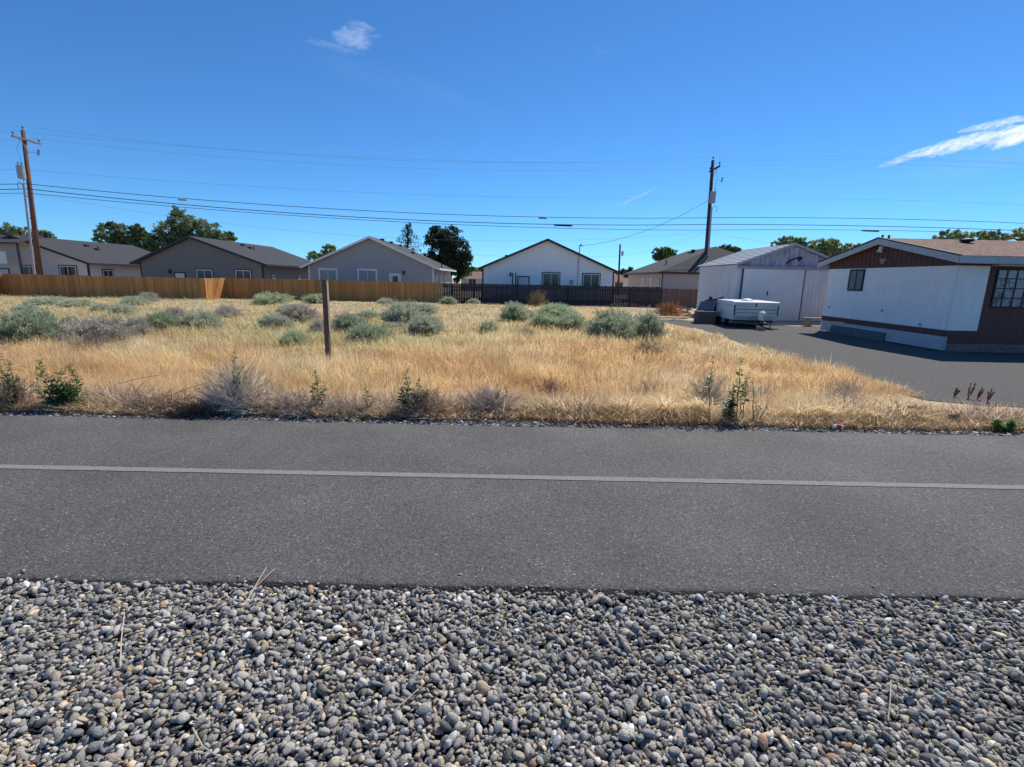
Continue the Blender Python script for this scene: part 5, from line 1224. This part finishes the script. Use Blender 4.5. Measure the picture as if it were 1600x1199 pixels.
# junk beside the shed
def boxthing(name, label, cat, px, py, Y, w, d, h, m, rz=0, tilt=None, lid=None, lidname='lid'):
    g = at(px, py, Y); root = thing(name, label, cat, (g.x, Y, ZF)); 
    me = MB(); t = 0.02
    me.box(-w / 2, w / 2, 0, d, 0, h)
    for k in range(5): X = -w / 2 + 0.05 + k * (w - 0.14) / 4; me.box(X, X + 0.04, -0.014, -0.001, 0.03, h - 0.03)
    mm = bpy.data.meshes.new('body'); mm.from_pydata(me.v, [], me.f); mm.materials.append(m); link('body', mm, root)
    mb = MB(); mb.box(-w / 2 - 0.03, w / 2 + 0.03, -0.03, d + 0.03, h + 0.002, h + 0.05); mm = bpy.data.meshes.new(lidname); mm.from_pydata(mb.v, [], mb.f); mm.materials.append(lid or m); link(lidname, mm, root)
    root.rotation_euler = (0, 0, rz); return root
boxthing('storage_bin', 'rusty brown metal bin standing beside the shed wall', 'bin', 1104, 498, 27.2, 0.95, 0.8, 0.62, M['rust'], R(-6))
g = at(1105, 470, 27.6)
o = thing('scrap_sheet', 'faded blue-grey panel leaning above the rusty bin', 'panel', (g.x, 27.7, ZF + 0.7))
mb = MB(); b0 = Vector((g.x - 0.5, 27.65, ZF + 0.68)); mb.obox(b0, (0.85, 0, 0.05), (0.25, 0.18, 0.50), (0, 0.03, 0)); mb.build('sheet', M['bluegrey'], o)
mb = MB(); mb.obox(b0 - Vector((0.015, 0.012, 0)), (0.03, 0, 0), (0.25, 0.18, 0.50), (0, 0.02, 0)); mb.obox(b0 + Vector((0.84, -0.012, 0.05)), (0.03, 0, 0), (0.25, 0.18, 0.50), (0, 0.02, 0)); mb.build('edge_rail', M['galv'], o)
g = at(1112, 470, 28.4)
o = thing('scrap_appliance', 'black scrap appliance tipped over behind the leaning panel', 'scrap', (g.x, 28.5, ZF))
mb = MB(); mb.obox((g.x - 0.35, 28.2, ZF), (0.9, 0, 0.0), (0.0, 0.5, 0), (0.08, 0.0, 1.25)); mb.build('cabinet', M['black'], o)
mb = MB(); mb.obox((g.x - 0.25, 28.1, ZF + 1.12), (0.75, 0, 0.22), (0, 0.5, 0), (0.08, 0, 0.16)); mb.build('top_tray', M['darkseam'], o)
mb = MB(); mb.tube([(g.x - 0.2, 28.2, ZF + 1.25), (g.x - 0.12, 28.2, ZF + 1.42)], [0.08, 0.10], 8); mb.build('drum', M['black'], o)
# bench by the mobile home
g = at(1278, 503, 27.0)
o = thing('plank_bench', 'low old wooden bench in front of the right shed door', 'bench', (g.x, 27.0, ZF))
mb = MB(); mb.box(g.x - 0.75, g.x + 0.75, 26.85, 27.25, ZF + 0.40, ZF + 0.47); mb.build('seat', M['oldplank'], o)
for s in (-1, 1): mb = MB(); mb.box(g.x + s * 0.5 - 0.12, g.x + s * 0.5 + 0.12, 26.9, 27.2, ZF, ZF + 0.397); mb.build('leg', M['oldplank'], o)
# scrap poles on the ground left of the drive
for (a_, b_, r_, lab, m_) in (((1030, 497), (1075, 498), 0.035, 'long pale pipe lying on the ground before the orange bush', 'oldplank'), ((1048, 500), (1082, 494), 0.03, 'second pale pipe crossing the longer one', 'oldplank')):
    A, B = gp(a_[0], a_[1], ZF + 0.08), gp(b_[0], b_[1], ZF + 0.1); mb = MB(); mb.tube([A - A, (B - A) * 0.5 + Vector((0, 0, 0.02)), B - A], r_, 6); o = mb.build('scrap_pipe', M[m_]); o.location = A; tag(o, lab, 'pipe', 'pale pipes lying by the orange bush')
g = gp(1072, 490, ZF)
o = thing('wood_pile', 'small heap of dark scrap wood left of the rusty bin', 'wood pile', (g.x, g.y, ZF))
for k in range(7):
    mb = MB(); a_ = random.uniform(0, 3.1); c_ = Vector((g.x + random.gauss(0, 0.25), g.y + random.gauss(0, 0.2), ZF + 0.03 + 0.07 * k)); d_ = Vector((math.cos(a_), math.sin(a_), random.uniform(-.1, .1))) * random.uniform(0.4, 0.7)
    mb.obox(c_ - d_ / 2, d_, Vector((-d_.y, d_.x, 0)).normalized() * 0.14, (0, 0, 0.05)); mb.build('board', M['rust'] if k % 2 else M['oldplank'], o)

# beige dirt apron before the shed
mb = MB(); pts = [(13.2, 27.6), (15.0, 26.75), (17, 26.2), (24, 26.2), (24, 29.9), (9.6, 29.9), (10.2, 29.2), (12.5, 29.0)]
mb.add([(x, y, ZF + 0.020) for x, y in pts], [tuple(range(len(pts)))]); o = mb.build('dirt_apron', mat('pale_dirt', (0.52, 0.40, 0.28), 0.95, var=0.25, vscale=2)); tag(o, kind='structure')

# ------------------------------------------------------------------ utility poles and wires
POLES = {}
def utility_pole(label, bx, tx, ty, Y, m, ta, gspx):
    top = at(tx, ty, Y); bot = at(bx, 425, Y); B = Vector((bot.x + (bot.x - top.x) / (top.z - bot.z) * (bot.z - ZF), Y, ZF)); d = (top - B)
    root = thing('utility_pole', label, 'utility pole', B)
    L_ = d.length; dn = d.normalized()
    mb = MB(); mb.tube([B - dn * 0.3, B + d * 0.5, B + d], [0.23, 0.185, 0.145], 14); mb.build('pole', m, root, True)
    za = L_ - 0.75; ca = B + dn * za
    al = Vector((0, 1, 0))
    mb = MB(); mb.obox(ca - al * 1.25 + Vector((0.15, 0, -0.07)), al * 2.5, (0.12, 0, 0), (0, 0, 0.14)); arm = mb.build('crossarm', M['armwood'] if ta else M['poledark'], root)
    mb = MB()
    for s in (-1, 1): mb.tube([ca + al * s * 0.7 + Vector((0.2, 0, -0.06)), ca + Vector((0.16, 0, -0.75))], 0.02, 5)
    mb.build('brace', M['galv'], arm)
    ins = []
    for p in (ca - al * 1.15 + Vector((0.21, 0, 0.07)), ca + al * 1.15 + Vector((0.21, 0, 0.07)), B + d + Vector((0, 0, 0.03))):
        mb = MB(); mb.lathe(p, [(0.025, 0), (0.025, 0.14), (0.075, 0.15), (0.085, 0.20), (0.05, 0.23), (0.07, 0.26), (0.035, 0.32)], 10); mb.build('insulator', M['ceramic'], arm if p.z < (B + d).z else root); ins.append(p + Vector((0, 0, 0.31)))
    # transformer and riser on the near side
    ct = B + dn * (L_ - 3.4) + Vector((0, -0.62, 0)); mb = MB()
    mb.lathe(ct + Vector((0, 0, -0.55)), [(0.24, 0), (0.28, 0.04), (0.28, 0.98), (0.30, 1.0), (0.30, 1.05), (0.10, 1.12)], 16); tr = mb.build('transformer', M['galv'], root, False)
    for dx in (-0.14, 0.14): mb = MB(); mb.lathe(ct + Vector((dx, 0, 0.52)), [(0.035, 0), (0.06, 0.05), (0.035, 0.1), (0.06, 0.15), (0.03, 0.2), (0.02, 0.36)], 8); mb.build('bushing', M['ceramic'], tr)
    mb = MB()
    for dz in (0.2, -0.3): mb.obox(ct + Vector((-0.05, 0.2, dz)), (0.1, 0, 0), (0, 0.3, 0), (0, 0, 0.06))
    mb.build('bracket', M['black'], tr)
    r0 = Vector((B.x, B.y - 0.52, ZF)); rt_ = B + dn * (L_ - 4.6) + Vector((0, -0.52, 0))
    mb = MB(); mb.tube([r0, rt_], 0.085, 10); mb.tube([rt_, rt_ + Vector((0, 0, 0.25))], 0.10, 10); rs = mb.build('riser_pipe', M['riser'] if ta else M['galv'], root)
    mb = MB()
    for k in range(5): q = r0.lerp(rt_, 0.12 + 0.2 * k); mb.obox(q + Vector((-0.04, 0.05, 0)), (0.08, 0, 0), (0, 0.34, 0), (0, 0, 0.05))
    mb.build('standoff', M['black'], rs)
    mb = MB(); c0 = rt_ + Vector((0, 0, 0.2)); s = -1 if ta else 1
    mb.tube([c0, c0 + Vector((s * 0.35, 0, 0.25)), c0 + Vector((s * 0.55, 0, 0.05)), c0 + Vector((s * 0.45, 0, -0.35))], 0.022, 5)
    mb.tube([c0, c0 + Vector((-s * 0.1, 0, 0.5)), ct + Vector((0.0, -0.3, 0.1))], 0.02, 5)
    mb.tube([ct + Vector((0.14, 0, 0.9)), ca + Vector((s * 0.4, -0.4, -0.8)), ca + Vector((0.2, -0.5, 0))], 0.012, 4); mb.build('jumper_wire', M['wire'], root)
    q = ca + Vector((0.1, 0, -0.95)); mb = MB(); mb.tube([q, q + Vector((0.75, 0, 0.02))], 0.02, 5); mb.tube([q + Vector((0.85, 0, -0.22)), q + Vector((0.95, 0, 0.22))], [0.06, 0.045], 8); mb.tube([q + Vector((0.8, 0, 0.2)), q + Vector((1.05, 0, 0.22)), q + Vector((1.0, 0, -0.24))], 0.02, 5); mb.build('fuse_cutout', M['ceramic'], root)
    return root, B, dn, L_, ins
PL = utility_pole('reddish brown utility pole leaning left behind the orange fence', 62, 36, 204, 45.0, M['polewood'], True, 10)
PR = utility_pole('dark brown utility pole behind the metal shed roof', 1101.5, 1114, 251, 51.0, M['poledark'], False, 10)

def wire_pts(p0, p1, sag, n=40):
    return [Vector((p0.x + (p1.x - p0.x) * t, p0.y + (p1.y - p0.y) * t, p0.z + (p1.z - p0.z) * t - 4 * sag * t * (1 - t))) for t in [i / n for i in range(n + 1)]]
def sag_for(p0, p1, mx, my):
    best = None
    for i in range(1, 60):
        t = i / 60; L_ = p0.lerp(p1, t); q = at(mx, my, L_.y)
        e = abs(q.x - L_.x)
        if best is None or e < best[0]: best = (e, t, L_.z - q.z)
    _, t, dz = best; return dz / (4 * t * (1 - t))
WG = {'p': 'power lines strung between the utility poles', 'c': 'thick communication cables below the power lines'}
nxt = (PR[1] - PL[1])
def wire(a, b, mid, r, label, kind='p', m='wiremetal', ends=True, rightpx=None):
    """a, b: points on the two poles; carries on past both poles with the same span"""
    s = sag_for(a, b, *mid)
    P = wire_pts(a, b, s)
    left = a - nxt.normalized() * nxt.length * 0.9 + Vector((0, 0, 0.4)); 
    right = b + nxt.normalized() * nxt.length * 0.9
    if rightpx is not None:
        rx, ry = rightpx
        # height at which the wire crosses the frame's right edge
        t = 0.0
        for i in range(100):
            t = i / 100; q = b.lerp(right, t)
            if at(rx, ry, q.y).x <= q.x: break
        sR = b.lerp(right, t).z - at(rx, ry, b.lerp(right, t).y).z; sR /= 4 * t * (1 - t)
    else: sR = s
    P = wire_pts(left, a, max(abs(s), 0.15))[:-1] + P + wire_pts(b, right, sR)[1:]
    mb = MB(); o0 = P[0]; mb.tube([p - o0 for p in P], r, 5, True); nm = {'p': 'power_line', 'c': 'communication_cable'}[kind]
    o = mb.build(nm, M[m]); o.location = o0; return tag(o, label, 'cable', WG[kind])
IL, IR = PL[4], PR[4]
wire(IL[2], IR[2], (600, 250), 0.0075, 'topmost power line on the pole-top insulators', rightpx=(1590, 255))
wire(IL[0], IR[0], (600, 247), 0.007, 'upper power line on the crossarm end nearest the fence', rightpx=(1590, 257))
wire(IL[1], IR[1], (600, 261), 0.007, 'power line on the crossarm end farthest from the fence', rightpx=(1590, 265))
def onpole(P, py, dy=0.0):
    # point on the pole at a height seen at py
    B, dn, L_ = P[1], P[2], P[3]; best = None
    for i in range(200):
        q = B + dn * (L_ * i / 200); v = q - EYE; y_ = PH / 2 - F * v.dot(up) / v.dot(fwd)
        if best is None or abs(y_ - py) < best[0]: best = (abs(y_ - py), q)
    return best[1] + Vector((0, -0.2 + dy, 0))
wire(onpole(PL, 266), onpole(PR, 310), (600, 302), 0.008, 'lone neutral wire between the top lines and the thick cables', rightpx=(1590, 320))
wire(onpole(PL, 288), onpole(PR, 341), (640, 333), 0.026, 'uppermost of the three thick dark cables', 'c', 'wire', rightpx=(1590, 349))
wire(onpole(PL, 296), onpole(PR, 351.5), (640, 344), 0.032, 'middle of the three thick dark cables', 'c', 'wire', rightpx=(1590, 360.5))
wire(onpole(PL, 302), onpole(PR, 360.5), (640, 348), 0.022, 'lowest of the three thick dark cables', 'c', 'wire', rightpx=(1590, 366.5))
wire(onpole(PL, 303, 0.3), onpole(PR, 362, 0.3), (620, 372), 0.007, 'faint thin wire sagging below the thick cables')
# splice cases on the cables
for px, py, lab in ((285, 312.5, 'pale splice case on the upper thick cable at left'), (848, 341, 'pale splice case on the upper thick cable above the white house'), (880, 352.5, 'dark splice case on the middle cable above the white house'), (1360, 361, 'dark splice case on the middle cable above the mobile home')):
    t = (px - 62) / (1110 - 62); Yw = 45 + 6 * t - 0.2 if t < 1 else 51.5; c = at(px, py, Yw)
    mb = MB(); l_ = 0.9 if 'dark' in lab else 0.4; mb.tube([(-l_, 0, 0.02), (-l_ * 0.8, 0, 0), (l_ * 0.8, 0, -0.02), (l_, 0, -0.03)], [0.03, 0.075, 0.075, 0.03], 8)
    o = mb.build('splice_case', M['riser'] if 'pale' in lab else M['wire']); o.location = c; tag(o, lab, 'splice case')
# service drop to the white house
a = onpole(PR, 311); b = Vector((mt.x + 0.15, 47.6, mt.z - 0.02)); P = wire_pts(b, a, 0.0); s = sag_for(b, a, 1030, 352); P = wire_pts(b, a, s)
mb = MB(); o0 = P[0]; mb.tube([p - o0 for p in P], 0.016, 5); o = mb.build('service_drop_cable', M['wire']); o.location = o0; tag(o, 'service cable slanting from the dark pole down to the white house mast', 'cable')
# small far pole and its wires
Yd = 78.0; p0 = at(967, 436, Yd); p1 = at(969, 382, Yd); B = Vector((p0.x, Yd, ZF)); o = thing('utility_pole', 'small far utility pole seen between the white and tan houses', 'utility pole', B)
mb = MB(); mb.tube([B, (p1.x, Yd, p1.z)], [0.17, 0.12], 8); mb.build('pole', M['poledark'], o)
q = at(972.5, 396, Yd); mb = MB(); mb.tube([(q.x, Yd, q.z - 0.35), (q.x, Yd, q.z + 0.3)], 0.17, 10); mb.build('transformer', M['galv'], o)
for (ax, ay, bx, by, YY, lab) in ((968, 401, 1100, 365, 60, 'thin wire from the small far pole rising right to the dark pole'), (969, 412, 1035, 415, 80, 'short thin wire right of the small far pole'), (700, 396, 968, 400, 78, 'long faint wire left of the small far pole')):
    A_, B_ = at(ax, ay, Yd), at(bx, by, YY); P = wire_pts(A_, B_, 0.35); mb = MB(); mb.tube([p - A_ for p in P], 0.011, 4); o = mb.build('distant_wire', M['wiremetal']); o.location = A_; tag(o, lab, 'cable')

# ------------------------------------------------------------------ trees
def tree(label, px, Y, blobs, col, lsize=0.2, leaves=9000, trunk=0.35, name='tree', open_=0.0, tone=0.3):
    """blobs: (px, py, radius px) of the crown's masses, as real ellipsoids round the trunk"""
    base = Vector((at(px, 430, Y).x, Y, ZF)); root = thing(name, label, 'tree', base)
    mb = MB(); tot = sum(r * r for _, _, r in blobs); P = []; C = []; ctr = []
    for (bx, by, br) in blobs:
        c = at(bx, by, Y); Rm = br / F * (c - EYE).dot(fwd); c = Vector((c.x, Y + random.uniform(-0.4, 0.4) * Rm, c.z)); ctr.append((c, Rm))
        n = int(leaves * br * br / tot); nc = max(12, int(44 * (Rm / 1.5) ** 1.2))
        for k in range(nc):
            d = rng.normal(size=3); d /= np.linalg.norm(d); rr = Rm * rng.uniform(0.35, 1.0) ** 0.6
            cc = np.array(c[:]) + d * rr * np.array((1.12, 1.0, 0.95)); cr = Rm * rng.uniform(0.10, 0.30)
            m = max(4, n // nc); q = rng.normal(size=(m, 3)); q /= np.linalg.norm(q, axis=1, keepdims=True)
            q = cc + q * cr * rng.uniform(0.5, 1.05, (m, 1)) * np.array((1.15, 1.0, 0.75)); P.append(q)
            C.append(np.array(col)[None] * rng.uniform(1 - tone, 1 + tone) * rng.uniform(0.75, 1.3, (m, 1)) * np.array((1, 1, 1)) + 0)
    P = np.concatenate(P); C = np.concatenate(C) * 1.35; n = len(P)
    D = rng.normal(size=(n, 3)) + np.array((0, 0, 0.2)); v, t, c = leafquads(P - np.array(base[:]), D, rng.uniform(0.7, 1.3, n) * lsize, rng.uniform(0.5, 0.8, n) * lsize, C)
    link('crown', np_mesh('crown', v, t, c, M['leaf']), root)
    lowest = min(c_.z - r_ * 0.3 for c_, r_ in ctr); fork = Vector((base.x, base.y, max(ZF + 1.0, lowest)))
    mb.tube([base, base.lerp(fork, 0.5), fork], [trunk, trunk * 0.8, trunk * 0.7], 9)
    for c_, r_ in ctr:
        m_ = fork.lerp(c_, 0.55) + Vector((random.gauss(0, 0.2), random.gauss(0, 0.2), 0.2)); mb.tube([fork, m_, c_], [trunk * 0.5, trunk * 0.32, trunk * 0.15], 6)
        for k in range(5):
            d = Vector(rng.normal(size=3)); d.z = abs(d.z) * 0.7; mb.tube([m_.lerp(c_, 0.6), c_ + d.normalized() * r_ * 0.75], [trunk * 0.14, trunk * 0.04], 4)
    mb.build('trunk', M['bark'], root)
    return root
DG = (0.10, 0.15, 0.06); OG = (0.12, 0.155, 0.075); LG = (0.14, 0.20, 0.07)
tree('large spreading tree with a notched crown behind the charcoal house', 268, 76, [(285, 348, 20), (262, 368, 24), (300, 360, 22), (325, 362, 20), (335, 380, 22), (245, 385, 20), (280, 390, 26), (310, 388, 24), (275, 332, 9), (345, 384, 14)], (0.13, 0.17, 0.08), 0.30, 21000, 0.5)
tree('lower dark tree joined to the left side of the large spreading tree', 200, 74, [(175, 366, 17), (200, 368, 19), (158, 373, 10), (220, 378, 18), (188, 380, 18), (176, 352, 6), (215, 362, 10)], (0.105, 0.145, 0.065), 0.28, 11000, 0.35)
tree('rounded bluish tree beyond the roof at the far left', 20, 92, [(12, 366, 16), (35, 368, 14), (-12, 370, 16), (55, 371, 9)], OG, 0.36, 6000, 0.4)
tree('small tree top right of the leaning pole above the greige roof', 72, 92, [(66, 366, 10), (76, 372, 10), (58, 372, 8)], OG, 0.34, 2200, 0.25)
tree('small round tree top above the charcoal roof', 357, 82, [(357, 371, 9), (350, 374, 7), (363, 375, 6)], DG, 0.3, 1500, 0.25)
tree('tall dark rounded tree between the slate and white houses', 702, 68, [(684, 372, 18), (705, 372, 18), (688, 392, 22), (714, 392, 20), (722, 402, 14), (700, 410, 22), (722, 418, 16), (710, 428, 16), (690, 420, 16), (726, 384, 8), (680, 360, 8)], (0.035, 0.052, 0.03), 0.28, 18000, 0.45)
tree('pale green bush tree behind the roof of the slate house', 500, 84, [(490, 402, 8), (505, 398, 8), (515, 392, 9), (522, 390, 5)], LG, 0.3, 2600, 0.25)
tree('small green tree beside the white house roof edge', 740, 96, [(738, 427, 9), (746, 424, 8), (733, 432, 8)], LG, 0.4, 1800, 0.25)
tree('small green tree left of the tan hip roof', 1038, 82, [(1030, 398, 10), (1042, 394, 9), (1050, 397, 7), (1036, 402, 9), (1025, 403, 6)], (0.07, 0.12, 0.035), 0.3, 3200, 0.3)
tree('thin green treetop behind the tan hip roof at right', 1140, 78, [(1138, 391, 8), (1148, 390, 6), (1128, 390, 6), (1152, 394, 6)], (0.09, 0.12, 0.045), 0.3, 1700, 0.25)
tree('wide green tree above the left part of the shed roof', 1238, 66, [(1225, 379, 9), (1238, 378, 11), (1250, 381, 11), (1262, 386, 9), (1214, 383, 7), (1230, 388, 12), (1248, 391, 12)], (0.19, 0.24, 0.11), 0.22, 8000, 0.25)
tree('wide green tree above the right part of the shed roof', 1292, 64, [(1280, 385, 12), (1296, 386, 13), (1312, 388, 12), (1328, 391, 10), (1300, 381, 8), (1342, 388, 8), (1268, 392, 10), (1295, 397, 12), (1318, 398, 12)], (0.22, 0.27, 0.13), 0.22, 10000, 0.25)
tree('first airy tree above the tan roof of the mobile home', 1490, 44, [(1480, 369, 9), (1496, 368, 8), (1509, 370, 8), (1468, 373, 7), (1488, 377, 10), (1504, 378, 9)], (0.27, 0.33, 0.17), 0.15, 5200, 0.2)
tree('second airy tree above the tan roof of the mobile home', 1548, 44, [(1540, 365, 9), (1554, 365, 9), (1526, 370, 8), (1566, 371, 8), (1546, 375, 11), (1534, 378, 9)], (0.27, 0.33, 0.17), 0.15, 5600, 0.2)
tree('third airy tree at the right edge above the mobile home', 1592, 44, [(1580, 367, 9), (1597, 364, 10), (1611, 365, 10), (1572, 372, 7), (1592, 376, 11), (1608, 377, 10)], (0.27, 0.33, 0.17), 0.15, 5600, 0.2)
tree('tiny green tree beside the small far pole', 975, 90, [(976, 428, 8), (984, 430, 6), (968, 432, 6)], (0.09, 0.12, 0.03), 0.4, 1300, 0.2)
tree('tiny dark conifer left of the tan house eave', 986, 88, [(986, 421, 4), (985, 426, 5), (980, 428, 4)], (0.04, 0.06, 0.03), 0.3, 900, 0.15)
# dark weeping conifer
def conifer():
    Y = 70.0; b = at(636, 430, Y); base = Vector((b.x, Y, ZF)); top = at(637, 351, Y)
    root = thing('conifer_tree', 'dark drooping conifer behind the slate house roof', 'tree', base); mb = MB(); mb.tube([base, (top.x, Y, top.z)], [0.3, 0.04], 8)
    P = []; D = []
    for k in range(30):
        t = 1 - (k / 30); z = top.z - (1 - t) * 5.6; a = k * 2.4; ln = 0.4 + (1 - t) ** 0.7 * 3.1 * random.uniform(0.35, 1.3)
        s = Vector((top.x, Y, z)); e = s + Vector((math.cos(a) * ln, math.sin(a) * ln, 0.25 - 0.15 * ln)); m_ = s.lerp(e, 0.5) + Vector((0, 0, 0.25))
        mb.tube([s, m_, e], [0.05, 0.035, 0.01], 4)
        for j in range(60):
            u = random.random(); q = (s.lerp(m_, u * 2) if u < 0.5 else m_.lerp(e, u * 2 - 1)); P.append((q.x + random.gauss(0, .09), q.y + random.gauss(0, .09), q.z - abs(random.gauss(0, .28)))); D.append((random.gauss(0, .3), random.gauss(0, .3), -1))
    P = np.array(P); n = len(P); v, t_, c = leafquads(P - np.array(base[:]), np.array(D, float), rng.uniform(0.2, 0.42, n), rng.uniform(0.05, 0.11, n), np.array((0.030, 0.044, 0.034))[None] * rng.uniform(0.6, 1.4, (n, 1)))
    link('crown', np_mesh('crown', v, t_, c, M['leaf']), root); mb.build('trunk', M['bark'], root)
conifer()
print('objects', len(bpy.data.objects))
